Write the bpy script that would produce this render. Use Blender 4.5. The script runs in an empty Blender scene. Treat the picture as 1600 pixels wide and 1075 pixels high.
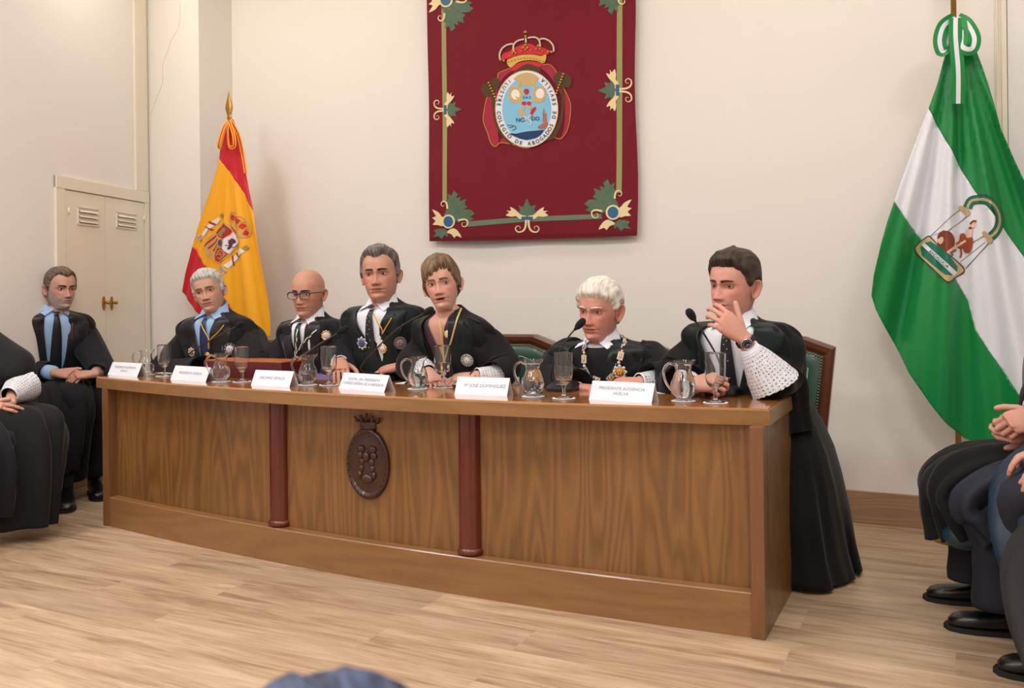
import bpy, bmesh, math, random
import numpy as np
from mathutils import Vector, Matrix, noise
from mathutils.geometry import tessellate_polygon
random.seed(7)
C = bpy.context.scene.collection
PI = math.pi
# ------------------------------------------------------------------ camera
FPX = 1375.0; CH = 1.10; CX, CY = 800.0, 470.0; ROLL = .011
YAW = math.atan2(687, 1375)
FW = Vector((-math.sin(YAW), math.cos(YAW), 0)); RT = Vector((math.cos(YAW), math.sin(YAW), 0)); UP = Vector((0, 0, 1))
CAM = Vector((0, 0, CH))
def ray(u, v):
    du, dv = u-CX, v-CY
    p = du-ROLL*dv; q = ROLL*du+dv
    return FW+RT*(p/FPX)-UP*(q/FPX)
def PZ(u, v, z):
    d = ray(u, v); return CAM+d*((z-CH)/d.z)
def PY(u, v, y):
    d = ray(u, v); return CAM+d*(y/d.y)
def PX(u, v, x):
    d = ray(u, v); return CAM+d*(x/d.x)
def PD(u, v, t): return CAM+ray(u, v)*t
def proj(p):
    d = Vector(p)-CAM; t = d.dot(FW); a = d.dot(RT)/t*FPX; b = -d.z/t*FPX
    return (CX+a+ROLL*b, CY-ROLL*a+b, t)
cam = bpy.data.cameras.new('camera'); co = bpy.data.objects.new('camera', cam); C.objects.link(co)
cx_ = (RT-UP*ROLL).normalized(); cy_ = (RT*ROLL+UP).normalized(); cz_ = -FW
M = Matrix.Identity(4)
for i, v in enumerate((cx_, cy_, cz_)):
    for j in range(3): M[j][i] = v[j]
M.translation = CAM
co.matrix_world = M
cam.sensor_width = 36; cam.lens = FPX/1600*36
cam.shift_y = -(537.5-CY)/1600
cam.clip_start = .05
cam.dof.use_dof = True; cam.dof.focus_distance = 3.9; cam.dof.aperture_fstop = 6.3
sc = bpy.context.scene; sc.camera = co
sc.view_settings.view_transform = 'Standard'; sc.view_settings.look = 'None'
sc.view_settings.gamma = 1; sc.view_settings.use_curve_mapping = False
sc.view_settings.exposure = 0.0
# ------------------------------------------------------------------ materials
def srgb(r, g, b):
    f = lambda c: ((c/255+.055)/1.055)**2.4 if c > 10 else c/255/12.92
    return (f(r), f(g), f(b), 1)
MATS = {}
def mat(name, col, rough=.6, metal=0., spec=.5, bump=0., bscale=80., vary=0., vscale=8., sheen=0., coat=0., trans=0., ior=1.45, emis=None, attr=None, bdet=3.):
    m = bpy.data.materials.new(name); m.use_nodes = True; n = m.node_tree.nodes; l = m.node_tree.links
    b = n['Principled BSDF']
    col = srgb(*col) if len(col) == 3 else col
    b.inputs['Base Color'].default_value = col
    b.inputs['Roughness'].default_value = rough; b.inputs['Metallic'].default_value = metal
    b.inputs['Specular IOR Level'].default_value = spec
    if sheen: b.inputs['Sheen Weight'].default_value = sheen; b.inputs['Sheen Roughness'].default_value = .4
    if coat: b.inputs['Coat Weight'].default_value = coat; b.inputs['Coat Roughness'].default_value = .08
    if trans: b.inputs['Transmission Weight'].default_value = trans; b.inputs['IOR'].default_value = ior
    if emis: b.inputs['Emission Color'].default_value = srgb(*emis[0]); b.inputs['Emission Strength'].default_value = emis[1]
    tc = n.new('ShaderNodeTexCoord')
    src = None
    if attr:
        a = n.new('ShaderNodeAttribute'); a.attribute_name = attr; src = a.outputs['Color']
        l.new(src, b.inputs['Base Color'])
    if vary:
        t = n.new('ShaderNodeTexNoise'); t.inputs['Scale'].default_value = vscale; t.inputs['Detail'].default_value = 4
        l.new(tc.outputs['Object'], t.inputs['Vector'])
        mr = n.new('ShaderNodeMapRange'); mr.inputs['To Min'].default_value = 1-vary; mr.inputs['To Max'].default_value = 1+vary
        l.new(t.outputs['Fac'], mr.inputs['Value'])
        mx = n.new('ShaderNodeMix'); mx.data_type = 'RGBA'; mx.blend_type = 'MULTIPLY'; mx.inputs[0].default_value = 1
        if src: l.new(src, mx.inputs[6])
        else: mx.inputs[6].default_value = col
        l.new(mr.outputs[0], mx.inputs[7]); l.new(mx.outputs[2], b.inputs['Base Color'])
    if bump:
        t = n.new('ShaderNodeTexNoise'); t.inputs['Scale'].default_value = bscale; t.inputs['Detail'].default_value = bdet
        l.new(tc.outputs['Object'], t.inputs['Vector'])
        bp = n.new('ShaderNodeBump'); bp.inputs['Strength'].default_value = bump; bp.inputs['Distance'].default_value = .01
        l.new(t.outputs['Fac'], bp.inputs['Height']); l.new(bp.outputs[0], b.inputs['Normal'])
    MATS[name] = m
    return m
def wood(name, c1, c2, axis='Z', rough=.35, scale=1., ring=26., coat=0., fig=1.):
    """oak veneer: cathedral rings stretched along one axis plus fine pores"""
    m = bpy.data.materials.new(name); m.use_nodes = True; n = m.node_tree.nodes; l = m.node_tree.links
    b = n['Principled BSDF']; b.inputs['Roughness'].default_value = rough
    if coat: b.inputs['Coat Weight'].default_value = coat; b.inputs['Coat Roughness'].default_value = .12
    tc = n.new('ShaderNodeTexCoord')
    def mapped(along, across):
        mp = n.new('ShaderNodeMapping')
        s = {'X': (along, across, across), 'Y': (across, along, across), 'Z': (across, across, along)}[axis]
        mp.inputs['Scale'].default_value = [k*scale for k in s]
        l.new(tc.outputs['Object'], mp.inputs['Vector']); return mp
    t = n.new('ShaderNodeTexNoise'); t.inputs['Scale'].default_value = 1; t.inputs['Detail'].default_value = 1.5; t.inputs['Roughness'].default_value = .4
    l.new(mapped(.55, 5.0).outputs[0], t.inputs['Vector'])
    mu = n.new('ShaderNodeMath'); mu.operation = 'MULTIPLY'; mu.inputs[1].default_value = ring*6.28
    l.new(t.outputs['Fac'], mu.inputs[0])
    sn = n.new('ShaderNodeMath'); sn.operation = 'SINE'; l.new(mu.outputs[0], sn.inputs[0])
    mr = n.new('ShaderNodeMapRange'); mr.inputs['From Min'].default_value = -1; mr.inputs['From Max'].default_value = 1
    l.new(sn.outputs[0], mr.inputs['Value'])
    t2 = n.new('ShaderNodeTexNoise'); t2.inputs['Scale'].default_value = 1; t2.inputs['Detail'].default_value = 5; t2.inputs['Roughness'].default_value = .6
    l.new(mapped(7, 160).outputs[0], t2.inputs['Vector'])
    t3 = n.new('ShaderNodeTexNoise'); t3.inputs['Scale'].default_value = 1; t3.inputs['Detail'].default_value = 2
    l.new(mapped(.35, 3.5).outputs[0], t3.inputs['Vector'])
    a1 = n.new('ShaderNodeMath'); a1.operation = 'MULTIPLY_ADD'; a1.inputs[1].default_value = .30*fig; l.new(mr.outputs[0], a1.inputs[0])
    a2 = n.new('ShaderNodeMath'); a2.operation = 'MULTIPLY_ADD'; a2.inputs[1].default_value = .55; l.new(t2.outputs['Fac'], a2.inputs[0])
    a3 = n.new('ShaderNodeMath'); a3.operation = 'MULTIPLY_ADD'; a3.inputs[1].default_value = .5; a3.inputs[2].default_value = -.18; l.new(t3.outputs['Fac'], a3.inputs[0])
    l.new(a3.outputs[0], a2.inputs[2]); l.new(a2.outputs[0], a1.inputs[2])
    cr = n.new('ShaderNodeMix'); cr.data_type = 'RGBA'; cr.clamp_factor = True
    cr.inputs[6].default_value = srgb(*c1); cr.inputs[7].default_value = srgb(*c2)
    l.new(a1.outputs[0], cr.inputs[0]); l.new(cr.outputs[2], b.inputs['Base Color'])
    bp = n.new('ShaderNodeBump'); bp.inputs['Strength'].default_value = .12; bp.inputs['Distance'].default_value = .002
    l.new(t2.outputs['Fac'], bp.inputs['Height']); l.new(bp.outputs[0], b.inputs['Normal'])
    MATS[name] = m
    return m
def floor_mat():
    m = bpy.data.materials.new('laminate floor'); m.use_nodes = True; n = m.node_tree.nodes; l = m.node_tree.links
    b = n['Principled BSDF']; b.inputs['Roughness'].default_value = .38; b.inputs['Specular IOR Level'].default_value = .4
    tc = n.new('ShaderNodeTexCoord')
    br = n.new('ShaderNodeTexBrick'); br.offset = .37; br.inputs['Scale'].default_value = 1
    br.inputs['Brick Width'].default_value = 1.25; br.inputs['Row Height'].default_value = .19
    br.inputs['Mortar Size'].default_value = .0008; br.inputs['Mortar Smooth'].default_value = .3
    br.inputs['Color1'].default_value = (0, 0, 0, 1); br.inputs['Color2'].default_value = (1, 1, 1, 1); br.inputs['Mortar'].default_value = (.35, .35, .35, 1)
    br.inputs['Bias'].default_value = 0
    l.new(tc.outputs['Object'], br.inputs['Vector'])
    # offset grain per plank
    sc_ = n.new('ShaderNodeVectorMath'); sc_.operation = 'MULTIPLY_ADD'; sc_.inputs[1].default_value = (17, 9, 5)
    l.new(br.outputs['Color'], sc_.inputs[0]); l.new(tc.outputs['Object'], sc_.inputs[2])
    mp = n.new('ShaderNodeMapping'); mp.inputs['Scale'].default_value = (1.3, 11, 1); l.new(sc_.outputs[0], mp.inputs['Vector'])
    t = n.new('ShaderNodeTexNoise'); t.inputs['Scale'].default_value = 1.4; t.inputs['Detail'].default_value = 6; t.inputs['Roughness'].default_value = .62; t.inputs['Distortion'].default_value = .6
    l.new(mp.outputs[0], t.inputs['Vector'])
    mp2 = n.new('ShaderNodeMapping'); mp2.inputs['Scale'].default_value = (6, 110, 1); l.new(sc_.outputs[0], mp2.inputs['Vector'])
    t2 = n.new('ShaderNodeTexNoise'); t2.inputs['Scale'].default_value = 1; t2.inputs['Detail'].default_value = 4
    l.new(mp2.outputs[0], t2.inputs['Vector'])
    ramp = n.new('ShaderNodeValToRGB'); e = ramp.color_ramp.elements
    e[0].position = .28; e[0].color = srgb(146, 118, 92); e[1].position = .72; e[1].color = srgb(212, 186, 157)
    k = e.new(.5); k.color = srgb(188, 160, 130)
    ad = n.new('ShaderNodeMath'); ad.operation = 'MULTIPLY_ADD'; ad.inputs[1].default_value = .35; l.new(t2.outputs['Fac'], ad.inputs[0])
    s2 = n.new('ShaderNodeMath'); s2.operation = 'SUBTRACT'; s2.inputs[1].default_value = .17; l.new(t.outputs['Fac'], s2.inputs[0])
    l.new(s2.outputs[0], ad.inputs[2]); l.new(ad.outputs[0], ramp.inputs[0])
    mr = n.new('ShaderNodeMapRange'); mr.inputs['To Min'].default_value = .80; mr.inputs['To Max'].default_value = 1.06; l.new(br.outputs['Color'], mr.inputs['Value'])
    mx = n.new('ShaderNodeMix'); mx.data_type = 'RGBA'; mx.blend_type = 'MULTIPLY'; mx.inputs[0].default_value = 1
    l.new(ramp.outputs[0], mx.inputs[6]); l.new(mr.outputs[0], mx.inputs[7]); l.new(mx.outputs[2], b.inputs['Base Color'])
    bp = n.new('ShaderNodeBump'); bp.inputs['Strength'].default_value = .08; bp.inputs['Distance'].default_value = .003
    l.new(t2.outputs['Fac'], bp.inputs['Height']); l.new(bp.outputs[0], b.inputs['Normal'])
    return m
# ------------------------------------------------------------------ mesh builder
class MB:
    def __init__(s): s.v = []; s.f = []; s.m = []; s.c = None; s.uv = None; s.dc = (.8, .8, .8, 1)
    def add(s, vs, fs, mi=0, cols=None):
        o = len(s.v); s.v += [tuple(p) for p in vs]
        s.f += [tuple(o+i for i in f) for f in fs]; s.m += [mi]*len(fs)
        if cols is not None or s.c is not None:
            if s.c is None: s.c = [s.dc]*o
            s.c += list(cols) if cols is not None else [s.dc]*len(vs)
        return s
    def box(s, lo, hi, mi=0, rot=0, piv=None, bev=0):
        x0, y0, z0 = lo; x1, y1, z1 = hi
        if bev:
            b = min(bev, (x1-x0)/2.01, (y1-y0)/2.01, (z1-z0)/2.01); vs = []; 
            bm = bmesh.new(); bmesh.ops.create_cube(bm, size=1)
            for v in bm.verts: v.co = Vector((x0+(v.co.x+.5)*(x1-x0), y0+(v.co.y+.5)*(y1-y0), z0+(v.co.z+.5)*(z1-z0)))
            bmesh.ops.bevel(bm, geom=list(bm.edges), offset=b, segments=2, profile=.6, affect='EDGES')
            vs = [v.co.copy() for v in bm.verts]; bm.verts.index_update(); fs = [[v.index for v in f.verts] for f in bm.faces]; bm.free()
        else:
            vs = [Vector(p) for p in ((x0,y0,z0),(x1,y0,z0),(x1,y1,z0),(x0,y1,z0),(x0,y0,z1),(x1,y0,z1),(x1,y1,z1),(x0,y1,z1))]
            fs = [(0,3,2,1),(4,5,6,7),(0,1,5,4),(1,2,6,5),(2,3,7,6),(3,0,4,7)]
        if rot:
            pv = Vector(piv) if piv else Vector(((x0+x1)/2, (y0+y1)/2, 0)); R_ = Matrix.Rotation(rot, 3, 'Z')
            vs = [R_@(v-pv)+pv for v in vs]
        return s.add(vs, fs, mi)
    def loft(s, rings, closed=True, cap0=True, cap1=True, mi=0, cols=None):
        n = len(rings[0]); vs = [p for r in rings for p in r]; fs = []
        for i in range(len(rings)-1):
            for j in range(n if closed else n-1):
                k = (j+1) % n
                fs.append((i*n+j, i*n+k, (i+1)*n+k, (i+1)*n+j))
        if closed and cap0: fs.append(tuple(range(n-1, -1, -1)))
        if closed and cap1: fs.append(tuple((len(rings)-1)*n+j for j in range(n)))
        return s.add(vs, fs, mi, cols)
    def tube(s, path, rad, seg=10, cap=True, mi=0, flat=None, upv=None):
        path = [Vector(p) for p in path]; n = len(path)
        rad = list(rad) if hasattr(rad, '__len__') else [rad]*n
        rings = []; u = None
        for i, p in enumerate(path):
            t = (path[min(i+1, n-1)]-path[max(i-1, 0)]).normalized()
            if u is None:
                ref = Vector(upv) if upv else (Vector((0, 0, 1)) if abs(t.z) < .9 else Vector((1, 0, 0)))
                u = (ref-t*ref.dot(t)).normalized()
            else: u = (u-t*u.dot(t)).normalized()
            w = t.cross(u); r = rad[i]
            ru, rw = (r, r) if not flat else (r*flat, r)
            rings.append([p+u*(math.cos(a)*ru)+w*(math.sin(a)*rw) for a in [2*PI*k/seg for k in range(seg)]])
        return s.loft(rings, True, cap, cap, mi)
    def lathe(s, prof, c=(0, 0, 0), seg=32, mi=0, sx=1, sy=1, cap=True, axis=None):
        c = Vector(c); rings = []
        for r, z in prof: rings.append([Vector((math.cos(2*PI*k/seg)*r*sx, math.sin(2*PI*k/seg)*r*sy, z)) for k in range(seg)])
        if axis is not None: rings = [[axis@p for p in r] for r in rings]
        return s.loft([[p+c for p in r] for r in rings], True, cap, cap, mi)
    def ell(s, c, r, seg=20, rows=12, mi=0, rot=None):
        rings = []
        for i in range(rows+1):
            ph = PI*i/rows; ph = min(max(ph, .02), PI-.02)
            rings.append([Vector((r[0]*math.sin(ph)*math.cos(2*PI*k/seg), r[1]*math.sin(ph)*math.sin(2*PI*k/seg), -r[2]*math.cos(ph))) for k in range(seg)])
        if rot is not None: rings = [[rot@p for p in q] for q in rings]
        return s.loft([[p+Vector(c) for p in q] for q in rings], True, True, True, mi)
def obj(name, mb, mats, parent=None, smooth=False, angle=None, **tags):
    o_ = Vector((0, 0, 0)) if parent is None else WORLD(parent)
    me = bpy.data.meshes.new(name)
    vs = [(p[0]-o_[0], p[1]-o_[1], p[2]-o_[2]) for p in mb.v]
    me.from_pydata(vs, [], mb.f); me.update()
    mats = mats if isinstance(mats, (list, tuple)) else [mats]
    for m in mats: me.materials.append(m)
    if len(mats) > 1:
        me.polygons.foreach_set('material_index', mb.m)
    if mb.c is not None:
        ca = me.color_attributes.new('Col', 'FLOAT_COLOR', 'POINT')
        ca.data.foreach_set('color', np.array(mb.c, dtype=np.float32).ravel())
    if mb.uv is not None:
        uvl = me.uv_layers.new(name='UVMap'); idx = np.zeros(len(me.loops), dtype=np.int32); me.loops.foreach_get('vertex_index', idx)
        uvl.data.foreach_set('uv', np.array(mb.uv, dtype=np.float32)[idx].ravel())
    bm = bmesh.new(); bm.from_mesh(me)
    if not tags.pop('nofix', False): bmesh.ops.recalc_face_normals(bm, faces=bm.faces)
    bm.to_mesh(me); bm.free()
    if smooth or angle:
        me.polygons.foreach_set('use_smooth', [True]*len(me.polygons))
        if angle: me.set_sharp_from_angle(angle=math.radians(angle))
    o = bpy.data.objects.new(name, me); C.objects.link(o)
    if parent is not None: o.parent = parent
    for k, v in tags.items(): o[k] = v
    return o
def WORLD(o):
    p = Vector(o.location)
    while o.parent: o = o.parent; p = p+Vector(o.location)
    return p
def thing(name, label, cat, loc=(0, 0, 0), group=None):
    o = bpy.data.objects.new(name, None); C.objects.link(o); o.location = loc; o.empty_display_size = .05
    o['label'] = label; o['category'] = cat
    if group: o['group'] = group
    return o
def struct(name, mb, m, **k):
    o = obj(name, mb, m, **k); o['kind'] = 'structure'; return o
def cr(xs, ys, x):
    """smooth (Catmull-Rom / monotone-ish) interpolation in a table"""
    if x <= xs[0]: return ys[0]
    if x >= xs[-1]: return ys[-1]
    i = 0
    while x > xs[i+1]: i += 1
    h = xs[i+1]-xs[i]; t = (x-xs[i])/h
    def sl(j):
        if j <= 0 or j >= len(xs)-1: return 0 if 0 < j else (ys[1]-ys[0])/(xs[1]-xs[0])
        a = (ys[j]-ys[j-1])/(xs[j]-xs[j-1]); b = (ys[j+1]-ys[j])/(xs[j+1]-xs[j])
        if a*b <= 0: return 0
        return 2*a*b/(a+b)
    m0, m1 = sl(i)*h, sl(i+1)*h
    return (2*t**3-3*t*t+1)*ys[i]+(t**3-2*t*t+t)*m0+(-2*t**3+3*t*t)*ys[i+1]+(t**3-t*t)*m1
def catmull(pts, n=8, closed=False):
    P = [Vector(p) for p in pts]; out = []; N = len(P)
    rng = range(N) if closed else range(N-1)
    for i in rng:
        if closed: p0, p1, p2, p3 = P[(i-1) % N], P[i], P[(i+1) % N], P[(i+2) % N]
        else: p0, p1, p2, p3 = P[max(i-1, 0)], P[i], P[i+1], P[min(i+2, N-1)]
        for k in range(n):
            t = k/n
            out.append(.5*((2*p1)+(p2-p0)*t+(2*p0-5*p1+4*p2-p3)*t*t+(3*p1-p0-3*p2+p3)*t**3))
    if not closed: out.append(P[-1])
    return out
def sst(a, b, x):
    t = min(1, max(0, (x-a)/(b-a))); return t*t*(3-2*t)
def gs(x, s): return math.exp(-x*x/(2*s*s))
# ================================================================== ROOM
YW = 4.60                                    # back wall
CE = 3.55
wallM = mat('cream plaster wall', (228, 223, 217), .85, bump=.04, bscale=60, vary=.02, vscale=1.5)
wallL = mat('ivory plaster wall', (228, 223, 219), .85, bump=.04, bscale=60, vary=.02, vscale=1.5)
paintM = mat('ivory gloss paint', (226, 217, 202), .5, bump=.02, bscale=40)
greyM = mat('pale grey white paint', (222, 221, 220), .6, bump=.02, bscale=40)
ceilM = mat('white ceiling paint', (235, 232, 225), .9)
oakB = wood('oak baseboard', (176, 140, 108), (128, 95, 70), 'X', .45, 1.4, 14)
oakP = wood('oak veneer panel', (150, 107, 58), (94, 63, 32), 'Z', .38, 1.5, 13, coat=.25, fig=1.2)
oakH = wood('oak edge grain', (158, 116, 70), (104, 72, 40), 'X', .35, 1.2, 8, coat=.3, fig=.6)
oakT = wood('polished oak top', (186, 122, 60), (140, 84, 38), 'X', .16, 1.2, 10, coat=.8, fig=.5)
oakS = wood('oak post', (132, 90, 54), (90, 56, 32), 'Z', .4, 1.3, 10, coat=.2, fig=.5)
redW = mat('mahogany stained column', (92, 32, 16), .28, spec=.5, vary=.12, vscale=14, coat=.4)
brass = mat('aged brass', (176, 138, 70), .35, metal=1, bump=.1, bscale=60)
XR = 2.6
YF = -4.5
cL = Vector((-5.10, 4.36, 0))                # far end of the slanting cupboard wall
dL = Vector((.2447, -.9696, 0))
nL = Vector((.9696, .2447, 0))
struct('floor', MB().box((-6.5, YF, -.1), (XR+.3, YW+.2, 0)), floor_mat())
struct('ceiling', MB().box((-6.5, YF, CE), (XR+.3, YW+.2, CE+.1)), ceilM)
struct('wall_back', MB().box((-6.5, YW, 0), (XR+.3, YW+.15, CE)), wallM)
struct('wall_right', MB().box((XR, YF, 0), (XR+.15, YW, CE)), wallM)
struct('wall_front', MB().box((-6.5, YF-.15, 0), (XR+.3, YF, CE)), wallM)
# pillar standing out of the back wall
XP = PY(365, 300, YW).x
XP0 = PX(313, 300, XP)
yp = XP0.y
struct('wall_pillar', MB().box((-5.6, yp, 0), (XP, YW+.02, CE)), wallM)
wc = PY(232, 300, yp)                        # meeting line of cupboard wall and pillar
cL = Vector((wc.x, yp, 0))
def LW(s, z, out=0): return cL+dL*s+nL*out+UP*z
def lbox(s0, s1, z0, z1, o0, o1, mb=None, mi=0, bev=0):
    mb = mb or MB(); t = MB().box((s0, o0, z0), (s1, o1, z1), bev=bev)
    mb.add([cL+dL*p[0]+nL*p[1]+UP*p[2] for p in t.v], t.f, mi); return mb
struct('wall_left', lbox(-.2, 9.0, 0, CE, -.15, 0), wallL)
def hitL(u, v):
    d = ray(u, v); t = (cL-CAM).dot(nL)/d.dot(nL); p = CAM+d*t; return ((p-cL).dot(dL), p.z)
# cupboard door set in the left wall
s1, zt = hitL(83, 273); s0, _ = hitL(229, 302)
s0 = max(s0, .012)
tr = MB(); fw = .075
lbox(s0, s1, zt-fw, zt, 0, .022, tr, bev=.004); lbox(s0, s0+fw*.6, 0.0, zt, 0, .02, tr, bev=.004); lbox(s1-fw, s1, 0.0, zt, 0, .02, tr, bev=.004)
struct('trim_1', tr, paintM)
d1 = thing('door_1', 'ivory double-leaf cupboard door with two louvred vents and brass handles in the left wall', 'door', (0, 0, 0)); d1['kind'] = 'structure'
a0, a1 = s0+fw*.6+.004, s1-fw-.004; zm = zt-fw-.004
smid = hitL(162, 400)[0]
LF = []
for (q0, q1) in ((a0, smid-.002), (smid+.002, a1)):
    mb = lbox(q0, q1, .10, zm, 0, .014, bev=.003)
    LF.append(obj('door_leaf', mb, paintM, d1))
for lf, (ua, va, ub, vb) in zip((LF[1], LF[0]), ((117, 322, 151, 355), (178, 330, 210, 360))):
    sA, zA = hitL(ua, va); sB, zB = hitL(ub, vb); sA, sB = max(sA, sB), min(sA, sB)
    mb = lbox(sB, sA, zB, zB+.008, .014, .022); lbox(sB, sA, zA-.008, zA, .014, .022, mb); lbox(sB, sB+.008, zB, zA, .014, .022, mb); lbox(sA-.008, sA, zB, zA, .014, .022, mb)
    for k in range(3):
        zz = zA-.022-(zA-zB-.02)/3*k
        t = MB().box((sB+.018, .012, zz-.012), (sA-.018, .020, zz)); 
        mb.add([cL+dL*p[0]+nL*(p[1]+(.010 if p[2] < zz-.006 else 0))+UP*p[2] for p in t.v], t.f, 0)
    fr = obj('vent', mb, paintM, lf)
    mb = MB()
    for k in range(3):
        zz = zA-.022-(zA-zB-.02)/3*k
        lbox(sB+.018, sA-.018, zz-.0145, zz-.009, .013, .0155, mb)
    obj('vent_slot', mb, mat('dark slot', (70, 58, 46), .9), lf)
for lf, u in ((LF[1], 158.5), (LF[0], 171)):
    sA, zA = hitL(u, 474)
    mb = MB(); ax = Matrix(((dL.x, 0, nL.x), (dL.y, 0, nL.y), (0, 1, 0)))
    mb.lathe([(.0, .0), (.017, .0), (.017, .006), (.012, .009), (0, .009)], LW(sA, zA, .014), 20, axis=ax, sx=.8, sy=2.6)
    mb.lathe([(.006, 0), (.006, .02), (.011, .026), (.012, .034), (.006, .04), (0, .04)], LW(sA, zA+.004, .02), 16, axis=ax)
    obj('door_handle', mb, brass, lf, angle=40)
for lf, (u, v) in ((LF[1], (104, 330)), (LF[0], (222, 342))):
    sA, zA = hitL(u, v); mb = MB().tube([LW(sA, zA-.02, .016), LW(sA, zA+.02, .016)], .005, 8); obj('hinge', mb, paintM, lf, smooth=True)
# cable duct running down to the door frame, thin pipe in the pillar corner
sa, _ = hitL(207, 100); sb, _ = hitL(228, 100)
struct('trim_2', lbox(sb+.02, sa, zt, CE, 0, .02, bev=.003), paintM)
struct('trim_3', lbox(sb+.001, sb+.018, zt, CE, 0, .012, bev=.002), paintM)
# mouldings at the right of the back wall and the white panel beyond
xa, xb = PY(1554, 100, YW).x, PY(1573, 100, YW).x
mo = MB().box((xa, YW-.012, 0), (xb, YW, CE), bev=.003).box((xa+.006, YW-.024, 0), (xa+.014, YW, CE), bev=.003).box((xb-.022, YW-.020, 0), (xb, YW, CE), bev=.003)
struct('trim_4', mo, paintM)
struct('door_2', MB().box((xb+.003, YW-.012, 0.02), (xb+1.1, YW-.001, 2.9), bev=.002), greyM)
struct('baseboard_back', MB().box((XP, YW-.02, 0), (xa, YW, .155), bev=.003), oakB)
struct('baseboard_pillar', MB().box((cL.x, yp-.02, 0), (XP+.02, yp, .155), bev=.003), oakB)
struct('baseboard_left', lbox(.01, 6, 0, .125, 0, .03, bev=.003), oakB)
# hairline crack in the plaster of the pillar
ck = [(281, 2), (280, 40), (268, 62), (262, 80), (255, 98), (254, 112), (254, 130), (246, 150), (240, 168), (236, 178)]
mb = MB(); pts = catmull([PY(u, v, yp-.0004) for u, v in ck], 4)
mb.tube(pts, .0012, 5)
struct('trim_5', mb, mat('plaster crack', (200, 165, 140), .9))
# ================================================================== TABLE
TT = .74; TB = .685
def ys(x): return 2.80+.065*(x+1.95)**2
def yb(x): return 2.855+.035*(x+1.6)**2
XL, XRt = -3.87, -.535
table = thing('conference_table', 'long curved oak presidential table with two dark red columns and carved oval crest', 'table', (-2.2, 3.2, 0))
YT = 3.44
def arcslab(fy, x0, x1, z0, z1, yback, n=48, mb=None):
    mb = mb or MB(); xs_ = [x0+(x1-x0)*i/n for i in range(n+1)]
    loop = [(x, fy(x)) for x in xs_]+[(x, yback(x)) for x in reversed(xs_)]
    N = len(loop); e = .004
    vs = []; 
    for z, ins in ((z0, 0), (z1-e, 0), (z1, e)):
        for i, (x, y) in enumerate(loop):
            f = 1 if i <= n else -1
            vs.append((x+(ins if x < (x0+x1)/2-.99*(x1-x0)/2 else 0)-(ins if x > (x0+x1)/2+.99*(x1-x0)/2 else 0), y+ins*f, z))
    fs = []
    for k in range(2):
        for i in range(N): j = (i+1) % N; fs.append((k*N+i, k*N+j, (k+1)*N+j, (k+1)*N+i))
    for i in range(n):
        fs.append((i, N-1-i, N-2-i, i+1)); o = 2*N; fs.append((o+i, o+i+1, o+N-2-i, o+N-1-i))
    mb.add(vs, fs); return mb
top = obj('tabletop', arcslab(ys, XL, XRt, TB+.003, TT, lambda x: YT), oakT, table, angle=30)
obj('edge_band', arcslab(lambda x: ys(x)-.0025, XL-.002, XRt+.002, TB, TT-.003, lambda x: ys(x)+.012), oakH, top, angle=30)
obj('edge_band', MB().box((XRt-.01, ys(XRt)+.0, TB+.001), (XRt+.0025, YT+.001, TT-.003)), oakH, top)
xL, xR = -3.79, -.545
obj('front_panel', arcslab(lambda x: yb(x)+.05, xL, xR-.01, .13, TB, lambda x: yb(x)+.07), oakP, table, angle=30)
obj('plinth', arcslab(yb, xL, xR-.01, 0, .145, lambda x: yb(x)+.052), oakH, table, angle=30)
for x0, x1 in ((xL-.012, xL+.03), (xR-.045, xR)):
    mb = MB().box((x0, yb((x0+x1)/2)-.008, 0), (x1, yb(x0)+.06, TB), bev=.003)
    obj('corner_post', mb, oakS, table)
for x0 in (xL-.012, xR-.022):
    obj('side_panel', MB().box((x0, yb(x0)+.05, 0), (x0+.022, YT-.02, TB), bev=.002), oakP, table)
obj('modesty_shelf', MB().box((xL, 3.1, .55), (xR-.03, 3.13, TB)), oakS, table)
for (u, v) in ((430, 818), (730, 862)):
    p = PZ(u, v, .16); x = p.x; y = yb(x)+.052
    r = .045
    mb = MB().lathe([(r, .148), (r+.006, .15), (r+.009, .158), (r+.006, .168), (r+.001, .172), (r, .18), (r, TB)], (x, y, 0), 28)
    obj('column', mb, redW, table, angle=40)
# carved crest
cu = PY(577, 724, yb(-2.1)+.05); cx0, cz0 = cu.x, cu.z; yy = yb(cx0)+.05
crestM = mat('dark carved walnut', (58, 24, 14), .35, bump=.35, bscale=45, coat=.3)
mb = MB(); rings = []
ra, rb = .104, .143
for s_, h in ((1.0, 0), (1.0, .012), (.95, .020), (.88, .018), (.83, .010), (.80, .009), (.6, .014), (.3, .018), (.02, .02)):
    rings.append([Vector((cx0+math.cos(t)*ra*s_, yy-h-(.003*math.sin(9*t)*math.sin(7*s_*9) if .1 < s_ < .8 else 0), cz0+math.sin(t)*rb*s_)) for t in [2*PI*k/64 for k in range(64)]])
mb.loft(rings, True, False, True)
for t in [2*PI*k/30 for k in range(30)]: mb.ell((cx0+math.cos(t)*ra*.905, yy-.019, cz0+math.sin(t)*rb*.905), (.005, .004, .006), 8, 6)
for sx in (-1, 1):
    for q in range(5):
        mb.ell((cx0+sx*(.028+.006*math.sin(q*2)), yy-.018, cz0+.06-.026*q), (.020-.002*q, .009, .015), 12, 8)
mb.ell((cx0, yy-.02, cz0+.03), (.017, .012, .02), 12, 8).ell((cx0, yy-.02, cz0-.06), (.03, .008, .018), 12, 8)
cr_ = obj('crest_plaque', mb, crestM, table, smooth=True)
mb = MB(); zc = cz0+rb
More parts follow.
